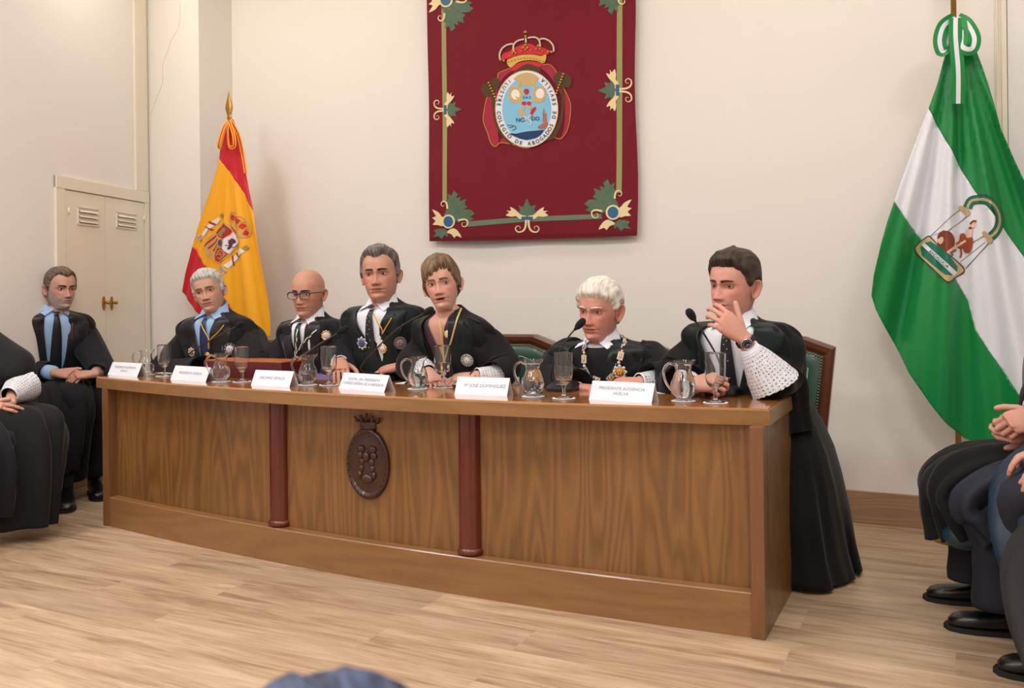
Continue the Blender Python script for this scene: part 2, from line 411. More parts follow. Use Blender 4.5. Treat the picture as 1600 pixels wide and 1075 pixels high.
mb.loft([[Vector((cx0+w*math.cos(t), yy-.004-abs(.016*math.sin(t)), z)) for t in [PI+PI*k/16 for k in range(17)]]+[Vector((cx0+w, yy, z)), Vector((cx0-w, yy, z))] for w, z in ((.038, zc-.006), (.04, zc+.008), (.036, zc+.014), (.05, zc+.030))])
for k in range(5):
    a = (k-2)/2; bx = cx0+a*.047; mb.tube([(bx, yy-.012, zc+.024), (bx+a*.008, yy-.013, zc+.042-.004*abs(a)), (bx+a*.014, yy-.013, zc+.062-.018*abs(a))], [.008, .005, .002], 8)
    mb.ell((bx+a*.012, yy-.013, zc+.056-.014*abs(a)), (.005, .005, .005), 8, 6)
obj('crown', mb, crestM, cr_, smooth=True)
# ================================================================== LIGHTS
def area(name, loc, size, power, col=(1, .975, .955), tgt=None, sy=None, spread=None):
    L = bpy.data.lights.new(name, 'AREA'); L.energy = power; L.color = col; L.size = size
    if sy: L.shape = 'RECTANGLE'; L.size_y = sy
    if spread: L.spread = spread
    o = bpy.data.objects.new(name, L); C.objects.link(o); o.location = loc
    d = (Vector(tgt)-Vector(loc)) if tgt else Vector((0, 0, -1))
    o.rotation_euler = d.to_track_quat('-Z', 'Y').to_euler(); return o
w = bpy.data.worlds.new('world'); sc.world = w; w.use_nodes = True
w.node_tree.nodes['Background'].inputs[0].default_value = (.9, .93, 1, 1); w.node_tree.nodes['Background'].inputs[1].default_value = .35
LPW = 31
for i, (x, y) in enumerate(((-3.9, 1.6), (-2.2, 1.6), (-.5, 1.6), (1.2, 1.8), (-3.6, -.6), (-1.4, -.6), (.8, -.6), (-2.4, -2.8), (.2, -2.8))):
    area('ceiling_light', (x, y, CE-.04), .6, LPW, sy=.6)
    mb = MB().box((x-.32, y-.32, CE-.03), (x+.32, y+.32, CE-.002))
    t = obj('ceiling_panel', mb, ceilM); t['label'] = 'square white recessed ceiling light housing'; t['category'] = 'ceiling light'; t['group'] = 'ceiling lights over the audience'
for x in (-4.3, -3.2, -1.0, .2):
    area('wall_washer', (x, 3.55, CE-.05), .25, 7, col=(1, .9, .76), tgt=(x, 4.5, 1.6))

pg = hitL(-150, 205); pL_ = LW(pg[0], pg[1], .22)
scn = thing('wall_lamp', 'small white wall lamp on the left wall beyond the photo edge', 'lamp', tuple(pL_))
obj('lamp_bracket', MB().tube([LW(pg[0], pg[1], 0), LW(pg[0], pg[1], .18)], .01, 10), brass, scn)
obj('lamp_shade', MB().lathe([(.05, -.09), (.052, -.09), (.072, .09), (.070, .09)], tuple(pL_), 28, cap=False), greyM, scn, smooth=True)
Lp = bpy.data.lights.new('sconce', 'POINT'); Lp.energy = 9; Lp.color = (1, .95, .93); Lp.shadow_soft_size = .04; lo = bpy.data.objects.new('sconce', Lp); C.objects.link(lo); lo.location = pL_
# ================================================================== DRAPED CLOTH HELPERS
def stroke(pts, w, n=6, taper=False):
    """outline polygon of a thick line through 2-D points"""
    P = [Vector((p[0], p[1], 0)) for p in pts]; P = catmull(P, n) if n > 1 else P
    L, Rr = [], []
    for i, p in enumerate(P):
        t = (P[min(i+1, len(P)-1)]-P[max(i-1, 0)]).normalized(); q = Vector((-t.y, t.x, 0))
        h = w/2*((1-i/(len(P)-1))*.9+.1 if taper else 1)
        L.append(p+q*h); Rr.append(p-q*h)
    return [(a.x, a.y) for a in L]+[(a.x, a.y) for a in reversed(Rr)]
def oval(cx, cy, rx, ry, n=32, rot=0):
    return [(cx+rx*math.cos(t)*math.cos(rot)-ry*math.sin(t)*math.sin(rot), cy+rx*math.cos(t)*math.sin(rot)+ry*math.sin(t)*math.cos(rot)) for t in [2*PI*k/n for k in range(n)]]
def smoothp(pts, n=4): return [(p.x, p.y) for p in catmull([(a, b, 0) for a, b in pts], n, True)]
def drape(mb, polys, to3, depth, off, cell=.02, th=.0015, mi=0):
    """polys: 2-D outlines in traced units; to3 maps them onto the cloth plane; depth(x,z) is the cloth relief"""
    for poly in polys:
        pts = [to3(*p) for p in poly]
        pl = [Vector((p.x, p.z, 0)) for p in pts]
        try: tris = tessellate_polygon([pl])
        except Exception: continue
        bm = bmesh.new(); vs = [bm.verts.new((p.x, 0, p.z)) for p in pts]
        for t in tris:
            try: bm.faces.new([vs[i] for i in t])
            except Exception: pass
        if cell:
            for ax, k in ((Vector((1, 0, 0)), 0), (Vector((0, 0, 1)), 2)):
                lo = min(p[k] for p in pts); hi = max(p[k] for p in pts)
                q = math.floor(lo/cell)*cell+cell
                while q < hi:
                    c = Vector((0, 0, 0)); c[k] = q
                    bmesh.ops.bisect_plane(bm, geom=bm.verts[:]+bm.edges[:]+bm.faces[:], plane_co=c, plane_no=ax, dist=1e-6); q += cell
        bm.verts.index_update(); V = [v.co.copy() for v in bm.verts]; n = len(V)
        y0 = pts[0].y
        fr = [Vector((v.x, y0+depth(v.x, v.z)-off, v.z)) for v in V]
        bk = [Vector((v.x, y0+depth(v.x, v.z)-off+th, v.z)) for v in V]
        fs = []
        for f in bm.faces:
            idx = [v.index for v in f.verts]
            if f.normal.y > 0: idx = idx[::-1]
            fs.append(idx); fs.append([i+n for i in reversed(idx)])
        for e in bm.edges:
            if len(e.link_faces) == 1: a, b = e.verts; fs.append((a.index, b.index, b.index+n, a.index+n))
        bm.free(); mb.add(fr+bk, fs, mi)
    return mb
def text_polys(s, size, align='CENTER', shear=0, bold=0):
    cu_ = bpy.data.curves.new('t', 'FONT'); cu_.body = s; cu_.size = size; cu_.align_x = align; cu_.resolution_u = 3; cu_.offset = bold
    o = bpy.data.objects.new('t', cu_); C.objects.link(o)
    me = bpy.data.meshes.new_from_object(o.evaluated_get(bpy.context.evaluated_depsgraph_get()))
    V = [v.co.copy() for v in me.vertices]; Fc = [tuple(p.vertices) for p in me.polygons]
    bpy.data.objects.remove(o); bpy.data.curves.remove(cu_); bpy.data.meshes.remove(me)
    return V, Fc
def each(name, polys, to3, dep, off, cell, th, m, par):
    o = None
    for q in polys: o = obj(name, drape(MB(), [q], to3, dep, off, cell, th), m, par)
    return o
# ================================================================== BANNER
def cloth(name, col, rough=.75, **k): return mat(name, col, rough, sheen=.3, bump=.08, bscale=350, spec=.2, **k)
yB = YW-.05
ban = thing('hanging_banner', 'crimson velvet banner with embroidered crowned oval emblem and scrolled green border hung on back wall', 'banner', (-2.16, yB, 1.46))
redV = cloth('crimson velvet', (112, 20, 36), vary=.12, vscale=5)
def bdep(x, z): return .005*math.sin(x*9+z*1.3)+.006*math.sin(x*4.1-z*2.2)+.004*math.sin(z*6+x*2)
z_top = 3.12
xa_, xb_ = PY(671, 377, yB).x, PY(995, 368, yB).x
botL, botR = PY(672, 377, yB).z, PY(995, 368, yB).z
def bplane(x, z): return Vector((x, yB, z))
outl = [(xa_, z_top)]+[(xa_, z_top+(botL-z_top)*k/10) for k in range(1, 10)]+[(xa_+(xb_-xa_)*k/16, botL+(botR-botL)*k/16-.006*math.sin(PI*k/16)) for k in range(17)]+[(xb_+.006*math.sin(k), botR+(z_top-botR)*k/10) for k in range(1, 11)]
obj('cloth', drape(MB(), [outl], bplane, bdep, 0, .03, .004), redV, ban, angle=40)
obj('hanging_rod', MB().tube([(xa_-.06, yB+.005, z_top), (xb_+.06, yB+.005, z_top)], .014, 16), brass, ban, smooth=True)
obj('hem', drape(MB(), [[(xa_+.004, botL+.004), (xb_-.004, botR+.004), (xb_-.004, botR+.022), (xa_+.004, botL+.022)]], bplane, bdep, .0012, .03), cloth('banner hem', (96, 16, 30)), ban)
def B7(a, b): return PY(660+a/2.757, b/2.757, yB)
def B3(a, b): return PY(740+a/5.376, 40+b/5.376, yB)
olive = cloth('olive braid', (150, 146, 98), .6); sage = cloth('sage appliqué', (104, 122, 98), .6); cream = cloth('cream satin appliqué', (226, 208, 160), .5)
green_ = cloth('grey green leaf satin', (86, 108, 88), .55, vary=.25, vscale=30); blueA = cloth('steel blue satin', (48, 96, 140), .4)
gold = mat('gold thread', (196, 158, 74), .42, metal=.35, bump=.3, bscale=300); brownT = cloth('brown velvet', (84, 62, 42)); crim = cloth('crimson satin', (158, 30, 52), .45)
dkout = cloth('dark outline thread', (60, 40, 30))
each('border_band', [[(83, -120), (103, -120), (105, 400), (109, 872), (90, 872), (85, 400)], [(838, -260), (860, -260), (860, 300), (856, 830), (833, 830), (836, 300)]], B7, bdep, .002, .03, .002, olive, ban)

obj('border_band', drape(MB(), [[(190, 956), (440, 934), (770, 922), (775, 943), (440, 955), (200, 978)]], B7, bdep, .002, .03, .002), sage, ban)
def motif(cx_, cy_, rot, s):
    def T(p): x, y = p[0]*s, -p[1]*s; return (cx_+x*math.cos(rot)-y*math.sin(rot), cy_+x*math.sin(rot)+y*math.cos(rot))
    g = [(-35, 5), (-48, 32), (-30, 30), (-38, 58), (-18, 50), (-2, 88), (14, 52), (34, 60), (30, 32), (44, 34), (32, 6)]
    c1 = smoothp([(-6, 0), (-30, -2), (-46, 10), (-66, 8), (-90, 14), (-76, 26), (-88, 34), (-68, 34), (-72, 50), (-50, 38), (-34, 22), (-20, 14), (-6, 12)], 3)
    s1_ = stroke([(-5, -2), (-8, -36), (-20, -54), (-40, -57), (-50, -44), (-42, -32), (-30, -36), (-32, -46)], 9, 5, True)
    o = obj('palmette', drape(MB(), [[T(p) for p in g]], B7, bdep, .0025, .03, .002), green_, ban)
    ribs = [stroke([(0, 8), (a, b)], 2.2, 2, True) for a, b in ((-30, 45), (0, 78), (28, 48), (-36, 22), (34, 24))]
    each('leaf_vein', [[T(p) for p in r] for r in ribs], B7, bdep, .0035, 0, .001, sage, o)
    mir = lambda P: [(-a, b) for a, b in P]
    each('scroll_leaf', [[T(p) for p in q] for q in (c1, mir(c1), s1_, mir(s1_))], B7, bdep, .0040, .03, .002, cream, ban)
    obj('tie_band', drape(MB(), [[T(p) for p in ((-24, -5), (24, -5), (24, 9), (-24, 9))]], B7, bdep, .0055, .03, .002), blueA, ban)
motif(452, 942, 0, 1.0); motif(97, 473, PI/2, .84); motif(842, 388, -PI/2, 1.0)
def corner(cx_, cy_, fx, fy, s):
    def T(p): return (cx_+(p[0]-117)*s*fx, cy_+(p[1]-955)*s*fy)
    G = [[(95, 930), (110, 900), (100, 868), (118, 858), (112, 835), (130, 845), (140, 822), (158, 838), (150, 855), (172, 850), (165, 868), (195, 858), (188, 880), (200, 895), (180, 902), (215, 905), (232, 922), (212, 935), (228, 945), (205, 955), (180, 948), (160, 960), (140, 945), (125, 925)],
         [(95, 985), (75, 985), (50, 992), (60, 1005), (48, 1022), (72, 1018), (85, 1030), (100, 1012), (110, 1022), (118, 1000)]]
    K = [smoothp([(92, 975), (70, 970), (46, 968), (60, 952), (43, 938), (62, 932), (44, 903), (72, 915), (84, 930), (98, 945)], 2),
         smoothp([(118, 992), (138, 984), (158, 996), (174, 1024), (152, 1016), (142, 1026), (130, 1010), (110, 1002)], 2),
         stroke([(112, 900), (108, 875), (94, 868), (84, 878), (90, 890), (100, 884)], 8, 5, True),
         stroke([(160, 950), (188, 946), (202, 956), (196, 974), (180, 976), (176, 962), (186, 960)], 8, 5, True)]
    o = each('acanthus_leaf', [[T(p) for p in q] for q in G[::-1]], B7, bdep, .0028, .03, .002, green_, ban)
    R_ = [stroke([(130, 925), a], 2.4, 2, True) for a in ((138, 832), (165, 850), (190, 862), (112, 845))]+[stroke([(150, 940), a], 2.4, 2, True) for a in ((222, 918), (222, 944), (185, 900))]
    each('leaf_vein', [[T(p) for p in q] for q in R_], B7, bdep, .0042, 0, .001, sage, o)
    each('scroll_leaf', [[T(p) for p in q] for q in K], B7, bdep, .0048, .03, .002, cream, ban)
    o = obj('rosette', drape(MB(), [[T(p) for p in oval(117, 955, 29, 30)]], B7, bdep, .006, .03, .003), cream, ban)
    obj('rosette_centre', drape(MB(), [[T(p) for p in oval(117, 955, 21, 23)]], B7, bdep, .0075, .03, .002), blueA, o)
corner(117, 955, 1, 1, 1); corner(822, 915, -1, 1, 1.08); corner(103, 2, 1, -1, 1.02); corner(838, -70, -1, -1, 1.0)
# emblem
mant = [(205, 440), (215, 400), (300, 365), (340, 350), (455, 335), (560, 340), (640, 330), (690, 370), (720, 430), (770, 540), (800, 600), (822, 690), (800, 850), (760, 930), (720, 955), (650, 930), (600, 960), (455, 1030), (330, 1000), (230, 985), (190, 1018), (150, 990), (120, 900), (85, 800), (95, 700), (115, 610), (160, 520)]
o = obj('mantle', drape(MB(), [smoothp(mant, 3)], B3, bdep, .003, .03, .003), crim, ban, angle=40)
inn = [(200, 560), (215, 980), (250, 940), (450, 1022), (620, 930), (740, 930), (770, 700), (720, 540), (600, 380), (455, 350), (300, 400)]
obj('mantle_lining', drape(MB(), [smoothp(inn, 3)], B3, bdep, .0045, .03, .002), cloth('maroon lining', (92, 18, 34)), o)
obj('mantle_trim', drape(MB(), [stroke(smoothp(mant, 3)+[mant[0]], 4, 1)], B3, bdep, .0050, .03, .0025), gold, o)
br = [smoothp([(75, 560), (70, 520), (90, 490), (130, 478), (180, 440), (215, 455), (225, 500), (180, 560), (190, 640), (195, 720), (205, 820), (260, 930), (330, 1000), (300, 990), (220, 900), (175, 790), (160, 680), (150, 600), (105, 600)], 3),
      smoothp([(830, 480), (815, 430), (760, 395), (710, 400), (680, 440), (700, 500), (740, 540), (745, 640), (730, 780), (690, 860), (640, 930), (600, 960), (660, 960), (720, 880), (755, 780), (770, 640), (765, 530), (810, 525)], 3),
      smoothp([(340, 400), (380, 330), (455, 300), (530, 320), (575, 345), (560, 400), (500, 395), (455, 420), (400, 390)], 3)]
each('scroll_mount', br, B3, bdep, .006, .03, .003, brownT, ban)
def ropes(mb, p0, p1, n):
    for k in range(n):
        a = k/(n-1); x, y = p0[0]+(p1[0]-p0[0])*a, p0[1]+(p1[1]-p0[1])*a
        c = B3(x, y); mb.ell((c.x, yB+bdep(c.x, c.z)-.011, c.z), (.0075, .005, .006), 8, 6)
for rp in (((135, 485), (195, 625), 7), ((765, 415), (705, 575), 8)):
    mb = MB(); ropes(mb, *rp); obj('gold_cord', mb, gold, ban, smooth=True)
ringO = oval(453, 702, 264, 320, 64)
rg = obj('legend_ring', drape(MB(), [ringO], B3, bdep, .0085, .03, .003), cloth('white satin ring', (222, 226, 236), .5), ban)
obj('ring_edge', drape(MB(), [stroke(ringO+[ringO[0]], 5, 1)], B3, bdep, .0095, 0, .002), gold, rg)
cn = oval(453, 702, 207, 262, 64)
obj('sky_field', drape(MB(), [cn], B3, bdep, .0100, .03, .002), cloth('sky blue satin', (128, 190, 222), .4), rg)
def Bt(polys, m, off, name='motif', par=None): return each(name, polys, B3, bdep, off, 0, .001, m, par or rg)
navy = cloth('navy satin', (28, 56, 104), .4); blk = cloth('black thread', (38, 34, 44)); redA = cloth('red satin', (196, 30, 40), .4); tanA = cloth('tan satin', (200, 170, 120)); whiteA = cloth('white thread', (235, 230, 225)); terra = cloth('terracotta thread', (170, 110, 90))
Bt([[(300, 905), (360, 910), (450, 890), (600, 878), (570, 920), (530, 945), (453, 962), (390, 950), (340, 930)]], navy, .0112, 'sea')
Bt([smoothp([(345, 455), (380, 470), (410, 510), (450, 505), (500, 510), (540, 470), (560, 450), (520, 415), (453, 400), (385, 418)], 3)], tanA, .0112, 'cloud')
Bt([smoothp([(300, 570), (320, 520), (380, 510), (415, 540), (420, 600), (395, 650), (340, 650), (305, 620)], 3), smoothp([(515, 540), (560, 515), (610, 530), (618, 600), (590, 640), (530, 650), (505, 610)], 3)], tanA, .0114, 'medallion')
Bt([oval(360, 582, 36, 42), oval(568, 576, 36, 42)], whiteA, .0122, 'medallion_centre')
Bt([stroke([(405, 465), (385, 520), (370, 545)], 16, 4, True), stroke([(500, 465), (530, 520), (555, 545)], 16, 4, True), stroke([(365, 600), (400, 635)], 14, 3), stroke([(470, 640), (520, 645)], 8, 3)], cloth('yellow thread', (214, 178, 80)), .0128, 'rays')
Bt([smoothp([(453, 585), (432, 565), (435, 540), (453, 535), (470, 540), (474, 565)], 3), smoothp([(413, 665), (415, 645), (435, 640), (450, 650), (440, 672)], 3), smoothp([(457, 665), (460, 645), (480, 640), (492, 655), (480, 672)], 3), [(500, 700), (528, 685), (535, 700), (495, 760), (478, 745)]], redA, .0128, 'heart')
Bt([smoothp([(385, 715), (400, 695), (425, 715), (440, 760), (425, 775), (395, 745)], 3), [(415, 675), (440, 675), (440, 710), (418, 708)], [(465, 675), (490, 675), (490, 710), (468, 708)]], tanA, .0124, 'column_base')
Bt([stroke([(430, 760), (455, 785), (485, 800), (488, 830), (460, 845), (432, 830), (432, 800), (462, 780), (490, 750)], 9, 5)], cloth('pale rope', (220, 215, 225)), .0136, 'skein')
Bt([[(588, 740), (600, 690), (605, 740), (620, 742), (622, 810), (588, 812)], [(545, 850), (560, 840), (620, 808), (635, 830), (610, 870), (550, 868)]], terra, .0124, 'tower')
Bt([stroke([(290, 838), (350, 845), (360, 870), (330, 880)], 4, 3), stroke([(305, 860), (340, 850)], 4, 2), [(330, 912), (380, 912), (380, 920), (335, 920)]], blk, .0128, 'boat')
def blet(mb, s, cx_, cy_, rot, size, off, to3=B3, dep=bdep, y0=None, bold=.0):
    V, Fc = text_polys(s, size, bold=bold)
    P = []
    for v in V:
        x, y = v.x, -(v.y-size*.35)
        p = to3(cx_+x*math.cos(rot)-y*math.sin(rot), cy_+x*math.sin(rot)+y*math.cos(rot))
        P.append(Vector((p.x, p.y+dep(p.x, p.z)-off, p.z)))
    mb.add(P, Fc)
mb = MB(); blet(mb, 'NO', 398, 795, 0, 46, .0132, bold=.6); blet(mb, 'DO', 526, 783, 0, 46, .0132, bold=.6); blet(mb, 'S A S', 455, 607, 0, 30, .0132, bold=.4); obj('motto', mb, navy, rg)
txt = 'ILUSTRE COLEGIO DE ABOGADOS DE SEVILLA'
mb = MB(); A0, A1 = math.radians(232), math.radians(-49)
# even spacing by arc length
N_ = 400; rx, ry = 236, 291; sam = [A0+(A1-A0)*k/N_ for k in range(N_+1)]
# angle measured clockwise from +x in image (y down) : left side = 180
pp = [(453+rx*math.cos(a), 702-ry*math.sin(a)) for a in sam]
# go from upper left through the bottom to the upper right
A0, A1 = math.radians(123), math.radians(123+294); sam = [A0+(A1-A0)*k/N_ for k in range(N_+1)]
pp = [(453+rx*math.cos(a), 702-ry*math.sin(a)) for a in sam]
acc = [0]
for k in range(N_): acc.append(acc[-1]+math.dist(pp[k], pp[k+1]))
for i, ch in enumerate(txt):
    if ch == ' ': continue
    s_ = acc[-1]*(i+.5)/len(txt); k = max(1, min(N_-1, next(j for j, a in enumerate(acc) if a >= s_)))
    tx, ty = pp[k+1][0]-pp[k-1][0], pp[k+1][1]-pp[k-1][1]
    blet(mb, ch, pp[k][0], pp[k][1], math.atan2(ty, tx), 44, .0115, bold=.5)
obj('lettering', mb, blk, rg)
# crown of the emblem
cap = [(245, 285), (250, 240), (300, 222), (350, 190), (400, 172), (440, 158), (490, 160), (540, 183), (590, 190), (640, 212), (668, 220), (625, 255), (560, 252), (455, 242), (380, 252), (310, 278)]
cwn = obj('embroidered_crown', drape(MB(), [smoothp([(285, 300), (330, 275), (390, 255), (455, 248), (520, 252), (580, 262), (622, 252), (604, 322), (540, 303), (455, 296), (380, 313), (315, 356)], 3)], B3, bdep, .008, .03, .003), gold, ban)
each('crown_cap', [smoothp(cap, 3), smoothp([(318, 360), (380, 320), (455, 303), (540, 310), (592, 326), (560, 352), (455, 325), (350, 382)], 3)], B3, bdep, .0062, .03, .002, redA, cwn)
each('crown_arch', [stroke(q, 13, 5) for q in ([(228, 290), (226, 240), (250, 192), (295, 164), (338, 158)], [(340, 215), (345, 165), (380, 132), (432, 120)], [(572, 185), (562, 130), (525, 105), (465, 110)], [(685, 228), (682, 180), (650, 138), (605, 118), (568, 122)], [(447, 110), (450, 150)])], B3, bdep, .009, 0, .003, cloth('silver thread', (206, 192, 170)), cwn)
mb = MB()
for x, y, r in ((447, 98, 5), (445, 62, 4), (350, 222, 5), (335, 236, 4), (365, 236, 4), (350, 205, 4), (447, 170, 5), (430, 192, 5), (464, 192, 5), (447, 208, 4), (555, 178, 5), (540, 205, 4), (570, 205, 4), (640, 230, 5), (668, 232, 5), (238, 292, 5), (262, 300, 5), (410, 222, 3), (495, 212, 3), (590, 222, 3), (310, 262, 3), (445, 50, 2.5), (436, 62, 2.5), (456, 62, 2.5)):
    c = B3(x, y); q = r*.00072*2.2; obj('crown_pearl', MB().ell((c.x, yB+bdep(c.x, c.z)-.011, c.z), (q, q*.8, q), 8, 6), gold, cwn, smooth=True)
for k in range(12):
    x = 300+k*27; y = 322-44*math.sin(PI*(k+1.5)/14); c = B3(x, y); obj('crown_pearl', MB().ell((c.x, yB+bdep(c.x, c.z)-.0115, c.z), (.004, .003, .004), 8, 6), gold, cwn, smooth=True)
# ================================================================== FLAGS
def satin(name, col): 
    return mat(name, col, .42, sheen=.15, bump=.03, bscale=400, spec=.35)
def flagpole(par, x, y, ztop, spear=True):
    obj('pole', MB().lathe([(.012, .02), (.012, ztop)], (x, y, 0), 16), brass, par, smooth=True)
    mb = MB().lathe([(.0, 0), (.11, 0), (.11, .012), (.09, .026), (.04, .04), (.022, .06), (.02, .16), (.013, .17)], (x, y, 0), 32); obj('base', mb, brass, par, angle=40)
    mb = MB().lathe([(.012, .60), (.02, .605), (.02, .635), (.012, .64)], (x, y, 0), 16).lathe([(.012, .93), (.018, .94), (.018, .955), (.012, .96)], (x, y, 0), 16); obj('collar', mb, brass, par, angle=40)
    if spear:
        mb = MB().lathe([(.012, ztop-.02), (.02, ztop-.01), (.014, ztop), (.018, ztop+.015), (.03, ztop+.05), (.026, ztop+.08), (.01, ztop+.13), (.002, ztop+.165)], (x, y, 0), 20, sy=.45)
        # y centre scale fix
        obj('finial', mb, brass, par, angle=50)
# --- Spain
yS = 4.20
def S(u, v): return PY(u, v, yS)
ap = S(357, 190)
def sdep(x, z):
    r = math.hypot(x-ap.x, ap.z-z); ph = math.atan2(x-ap.x, max(ap.z-z, .01)); k = sst(0.02, .9, r)
    return .011*k*math.sin(ph*34+.6)+.005*k*math.sin(ph*71+2)+.004*math.sin(ph*19+r*5)*k
sp = thing('flag', 'red and yellow flag with coat of arms hanging from brass spear-tipped pole by the pillar', 'flag', (PY(358, 180, yS+.05).x, yS+.05, 0))
flagpole(sp, sp.location.x, yS+.05, PY(358, 182, yS+.05).z)
redS, yelS = satin('red flag satin', (196, 24, 40)), satin('yellow flag satin', (240, 168, 24))
R1 = [(351, 190), (364, 186), (374, 212), (380, 250), (388, 295), (396, 329), (383, 306), (368, 282), (355, 264), (342, 248), (346, 220)]
Y1 = [(342, 248), (355, 264), (368, 282), (383, 306), (396, 329), (404, 372), (411, 420), (418, 462), (422, 505), (421, 526), (405, 522), (372, 515), (363, 490), (350, 461), (338, 440), (325, 420), (313, 402), (301, 386), (309, 357), (321, 318), (333, 280)]
R2 = [(301, 386), (313, 402), (325, 420), (338, 440), (350, 461), (363, 490), (372, 515), (350, 508), (320, 498), (305, 484), (292, 468), (284, 456), (290, 428)]
obj('flag_cloth', drape(drape(MB(), [R1, R2], S, sdep, 0, .012, .002, 0), [Y1], S, sdep, 0, .012, .002, 1), [redS, yelS], sp, smooth=True)
def E1(a, b): return S(290+a/8.958, 320+b/8.958)
def Sp(name, polys, m, off, par): return each(name, polys, E1, sdep, off, .012, .001, m, par)
gry = satin('gold embroidery', (206, 160, 90)); wht = satin('white flag satin', (226, 222, 226)); pur = satin('purple thread', (92, 36, 70)); drd = satin('dark red satin', (168, 32, 38)); olv = satin('olive gold thread', (150, 130, 74)); bluS = satin('blue thread', (58, 72, 120))
sh = Sp('shield', [smoothp([(547, 240), (660, 350), (780, 520), (700, 620), (620, 700), (540, 790), (460, 815), (400, 790), (330, 740), (275, 600), (270, 570), (400, 390), (470, 300)], 2)], gry, .004, sp)
Sp('castle_quarter', [[(547, 258), (648, 375), (550, 480), (470, 455), (412, 390)], [(400, 670), (440, 615), (520, 605), (605, 690), (540, 770), (460, 800), (405, 780), (385, 720)]], drd, .0052, sh)
Sp('lion_quarter', [[(672, 385), (770, 520), (600, 690), (535, 610), (555, 480)]], wht, .0052, sh)
Sp('stripe_quarter', [[(290+i*38, 580+i*30), (302+i*38, 590+i*30), (425+i*20, 430+i*45), (412+i*20, 420+i*45)] for i in range(4)], drd, .0052, sh)
Sp('lion', [smoothp([(640, 470), (700, 490), (710, 530), (670, 550), (640, 590), (610, 630), (590, 610), (610, 570), (600, 520)], 3), stroke([(660, 560), (650, 600), (700, 590), (730, 550)], 9, 4), stroke([(625, 500), (595, 495)], 10, 2), stroke([(610, 570), (575, 570)], 12, 2)], pur, .0066, sh)
Sp('castle', [smoothp([(450, 400), (500, 350), (540, 320), (580, 340), (560, 390), (520, 430), (500, 460), (460, 420)], 2)], olv, .0066, sh)
Sp('chain', [stroke([(420, 720), (470, 640), (540, 650), (570, 700), (510, 760), (440, 740)], 10, 4), stroke([(450, 640), (540, 760)], 9, 3), stroke([(410, 690), (590, 700)], 9, 3)], gry, .0066, sh)
o = Sp('centre_oval', [oval(495, 535, 60, 70)], gry, .007, sh); Sp('centre_field', [oval(495, 535, 42, 50)], bluS, .0082, sh)
Sp('pillar', [[(450, 170), (490, 210), (260, 445), (225, 405)], [(790, 610), (835, 655), (600, 890), (555, 850)]], wht, .0045, sp)
Sp('ribbon', [[(265, 300), (285, 300), (400, 345), (385, 360)], [(340, 250), (360, 225), (425, 270), (410, 290)], [(645, 715), (670, 705), (690, 850), (665, 845)], [(705, 680), (730, 665), (765, 730), (745, 740)]], drd, .006, sp)
Sp('capital', [[(478, 150), (510, 110), (550, 150), (515, 190)], [(810, 600), (845, 560), (880, 600), (845, 645)]], olv, .0055, sp)
Sp('wave_base', [[(150, 445), (185, 415), (245, 480), (210, 520)], [(480, 870), (520, 850), (590, 930), (555, 970)]], wht, .0055, sp)
Sp('wave_line', [stroke([(158+a, 440-a*.55), (215+a, 510-a*.55)], 7, 2) for a in (0, 14, 28)]+[stroke([(488+a, 868-a*.4), (556+a, 955-a*.4)], 7, 2) for a in (0, 16, 30)], bluS, .0066, sp)
cs = Sp('flag_crown', [smoothp([(610, 270), (640, 230), (700, 280), (760, 350), (820, 400), (850, 450), (790, 460), (720, 420), (660, 350)], 3)], gry, .005, sp)
Sp('crown_cap', [oval(665, 180, 38, 36), oval(745, 235, 38, 36), oval(805, 300, 36, 36), oval(840, 395, 38, 38), [(625, 295), (645, 300), (740, 410), (715, 415)]], redS, .0055, cs)
Sp('crown_arch', [stroke([(625, 240), (610, 160), (650, 105), (710, 110), (745, 160)], 18, 5), stroke([(690, 230), (720, 170), (780, 165), (830, 210)], 15, 5), stroke([(760, 310), (790, 240), (850, 240), (880, 310)], 15, 5), stroke([(790, 420), (830, 330), (890, 330), (905, 390), (860, 450)], 18, 5)], gry, .0068, cs)
def ribbon3(par, m, paths, w, name='ribbon', m2=None):
    for P in paths:
        pts = catmull([Vector(p) for p in P], 8)
        for q, (a, b, mm) in enumerate(((-1, 1, m),) if m2 is None else ((-1, -.34, m), (-.34, .34, m2), (.34, 1, m))):
            mb = MB(); rings = []
            for i, p in enumerate(pts):
                t = (pts[min(i+1, len(pts)-1)]-pts[max(i-1, 0)]).normalized(); ww = t.cross(Vector((0, 1, 0)));
                ww = ww.normalized() if ww.length > .05 else Vector((1, 0, 0))
                ww = (ww+Vector((0, .35, 0))).normalized(); nn = t.cross(ww).normalized()*.0012
                rings.append([p+ww*w/2*a+nn, p+ww*w/2*b+nn, p+ww*w/2*b-nn, p+ww*w/2*a-nn])
            mb.loft(rings); obj(name, mb, mm, par, smooth=False)
def Q(u, v, o): p = PY(u, v, yS-o); return p
ribbon3(sp, yelS, [[Q(357, 188, .03), Q(349, 200, .06), Q(342, 225, .07), Q(344, 232, .05), Q(349, 212, .03), Q(356, 190, .02)],
                   [Q(358, 188, .04), Q(365, 210, .08), Q(366, 228, .08), Q(358, 228, .06), Q(356, 205, .05), Q(357, 190, .04)], [Q(360, 188, .02), Q(372, 210, .02), Q(380, 245, .01), Q(384, 270, .01)]], .022, m2=redS)
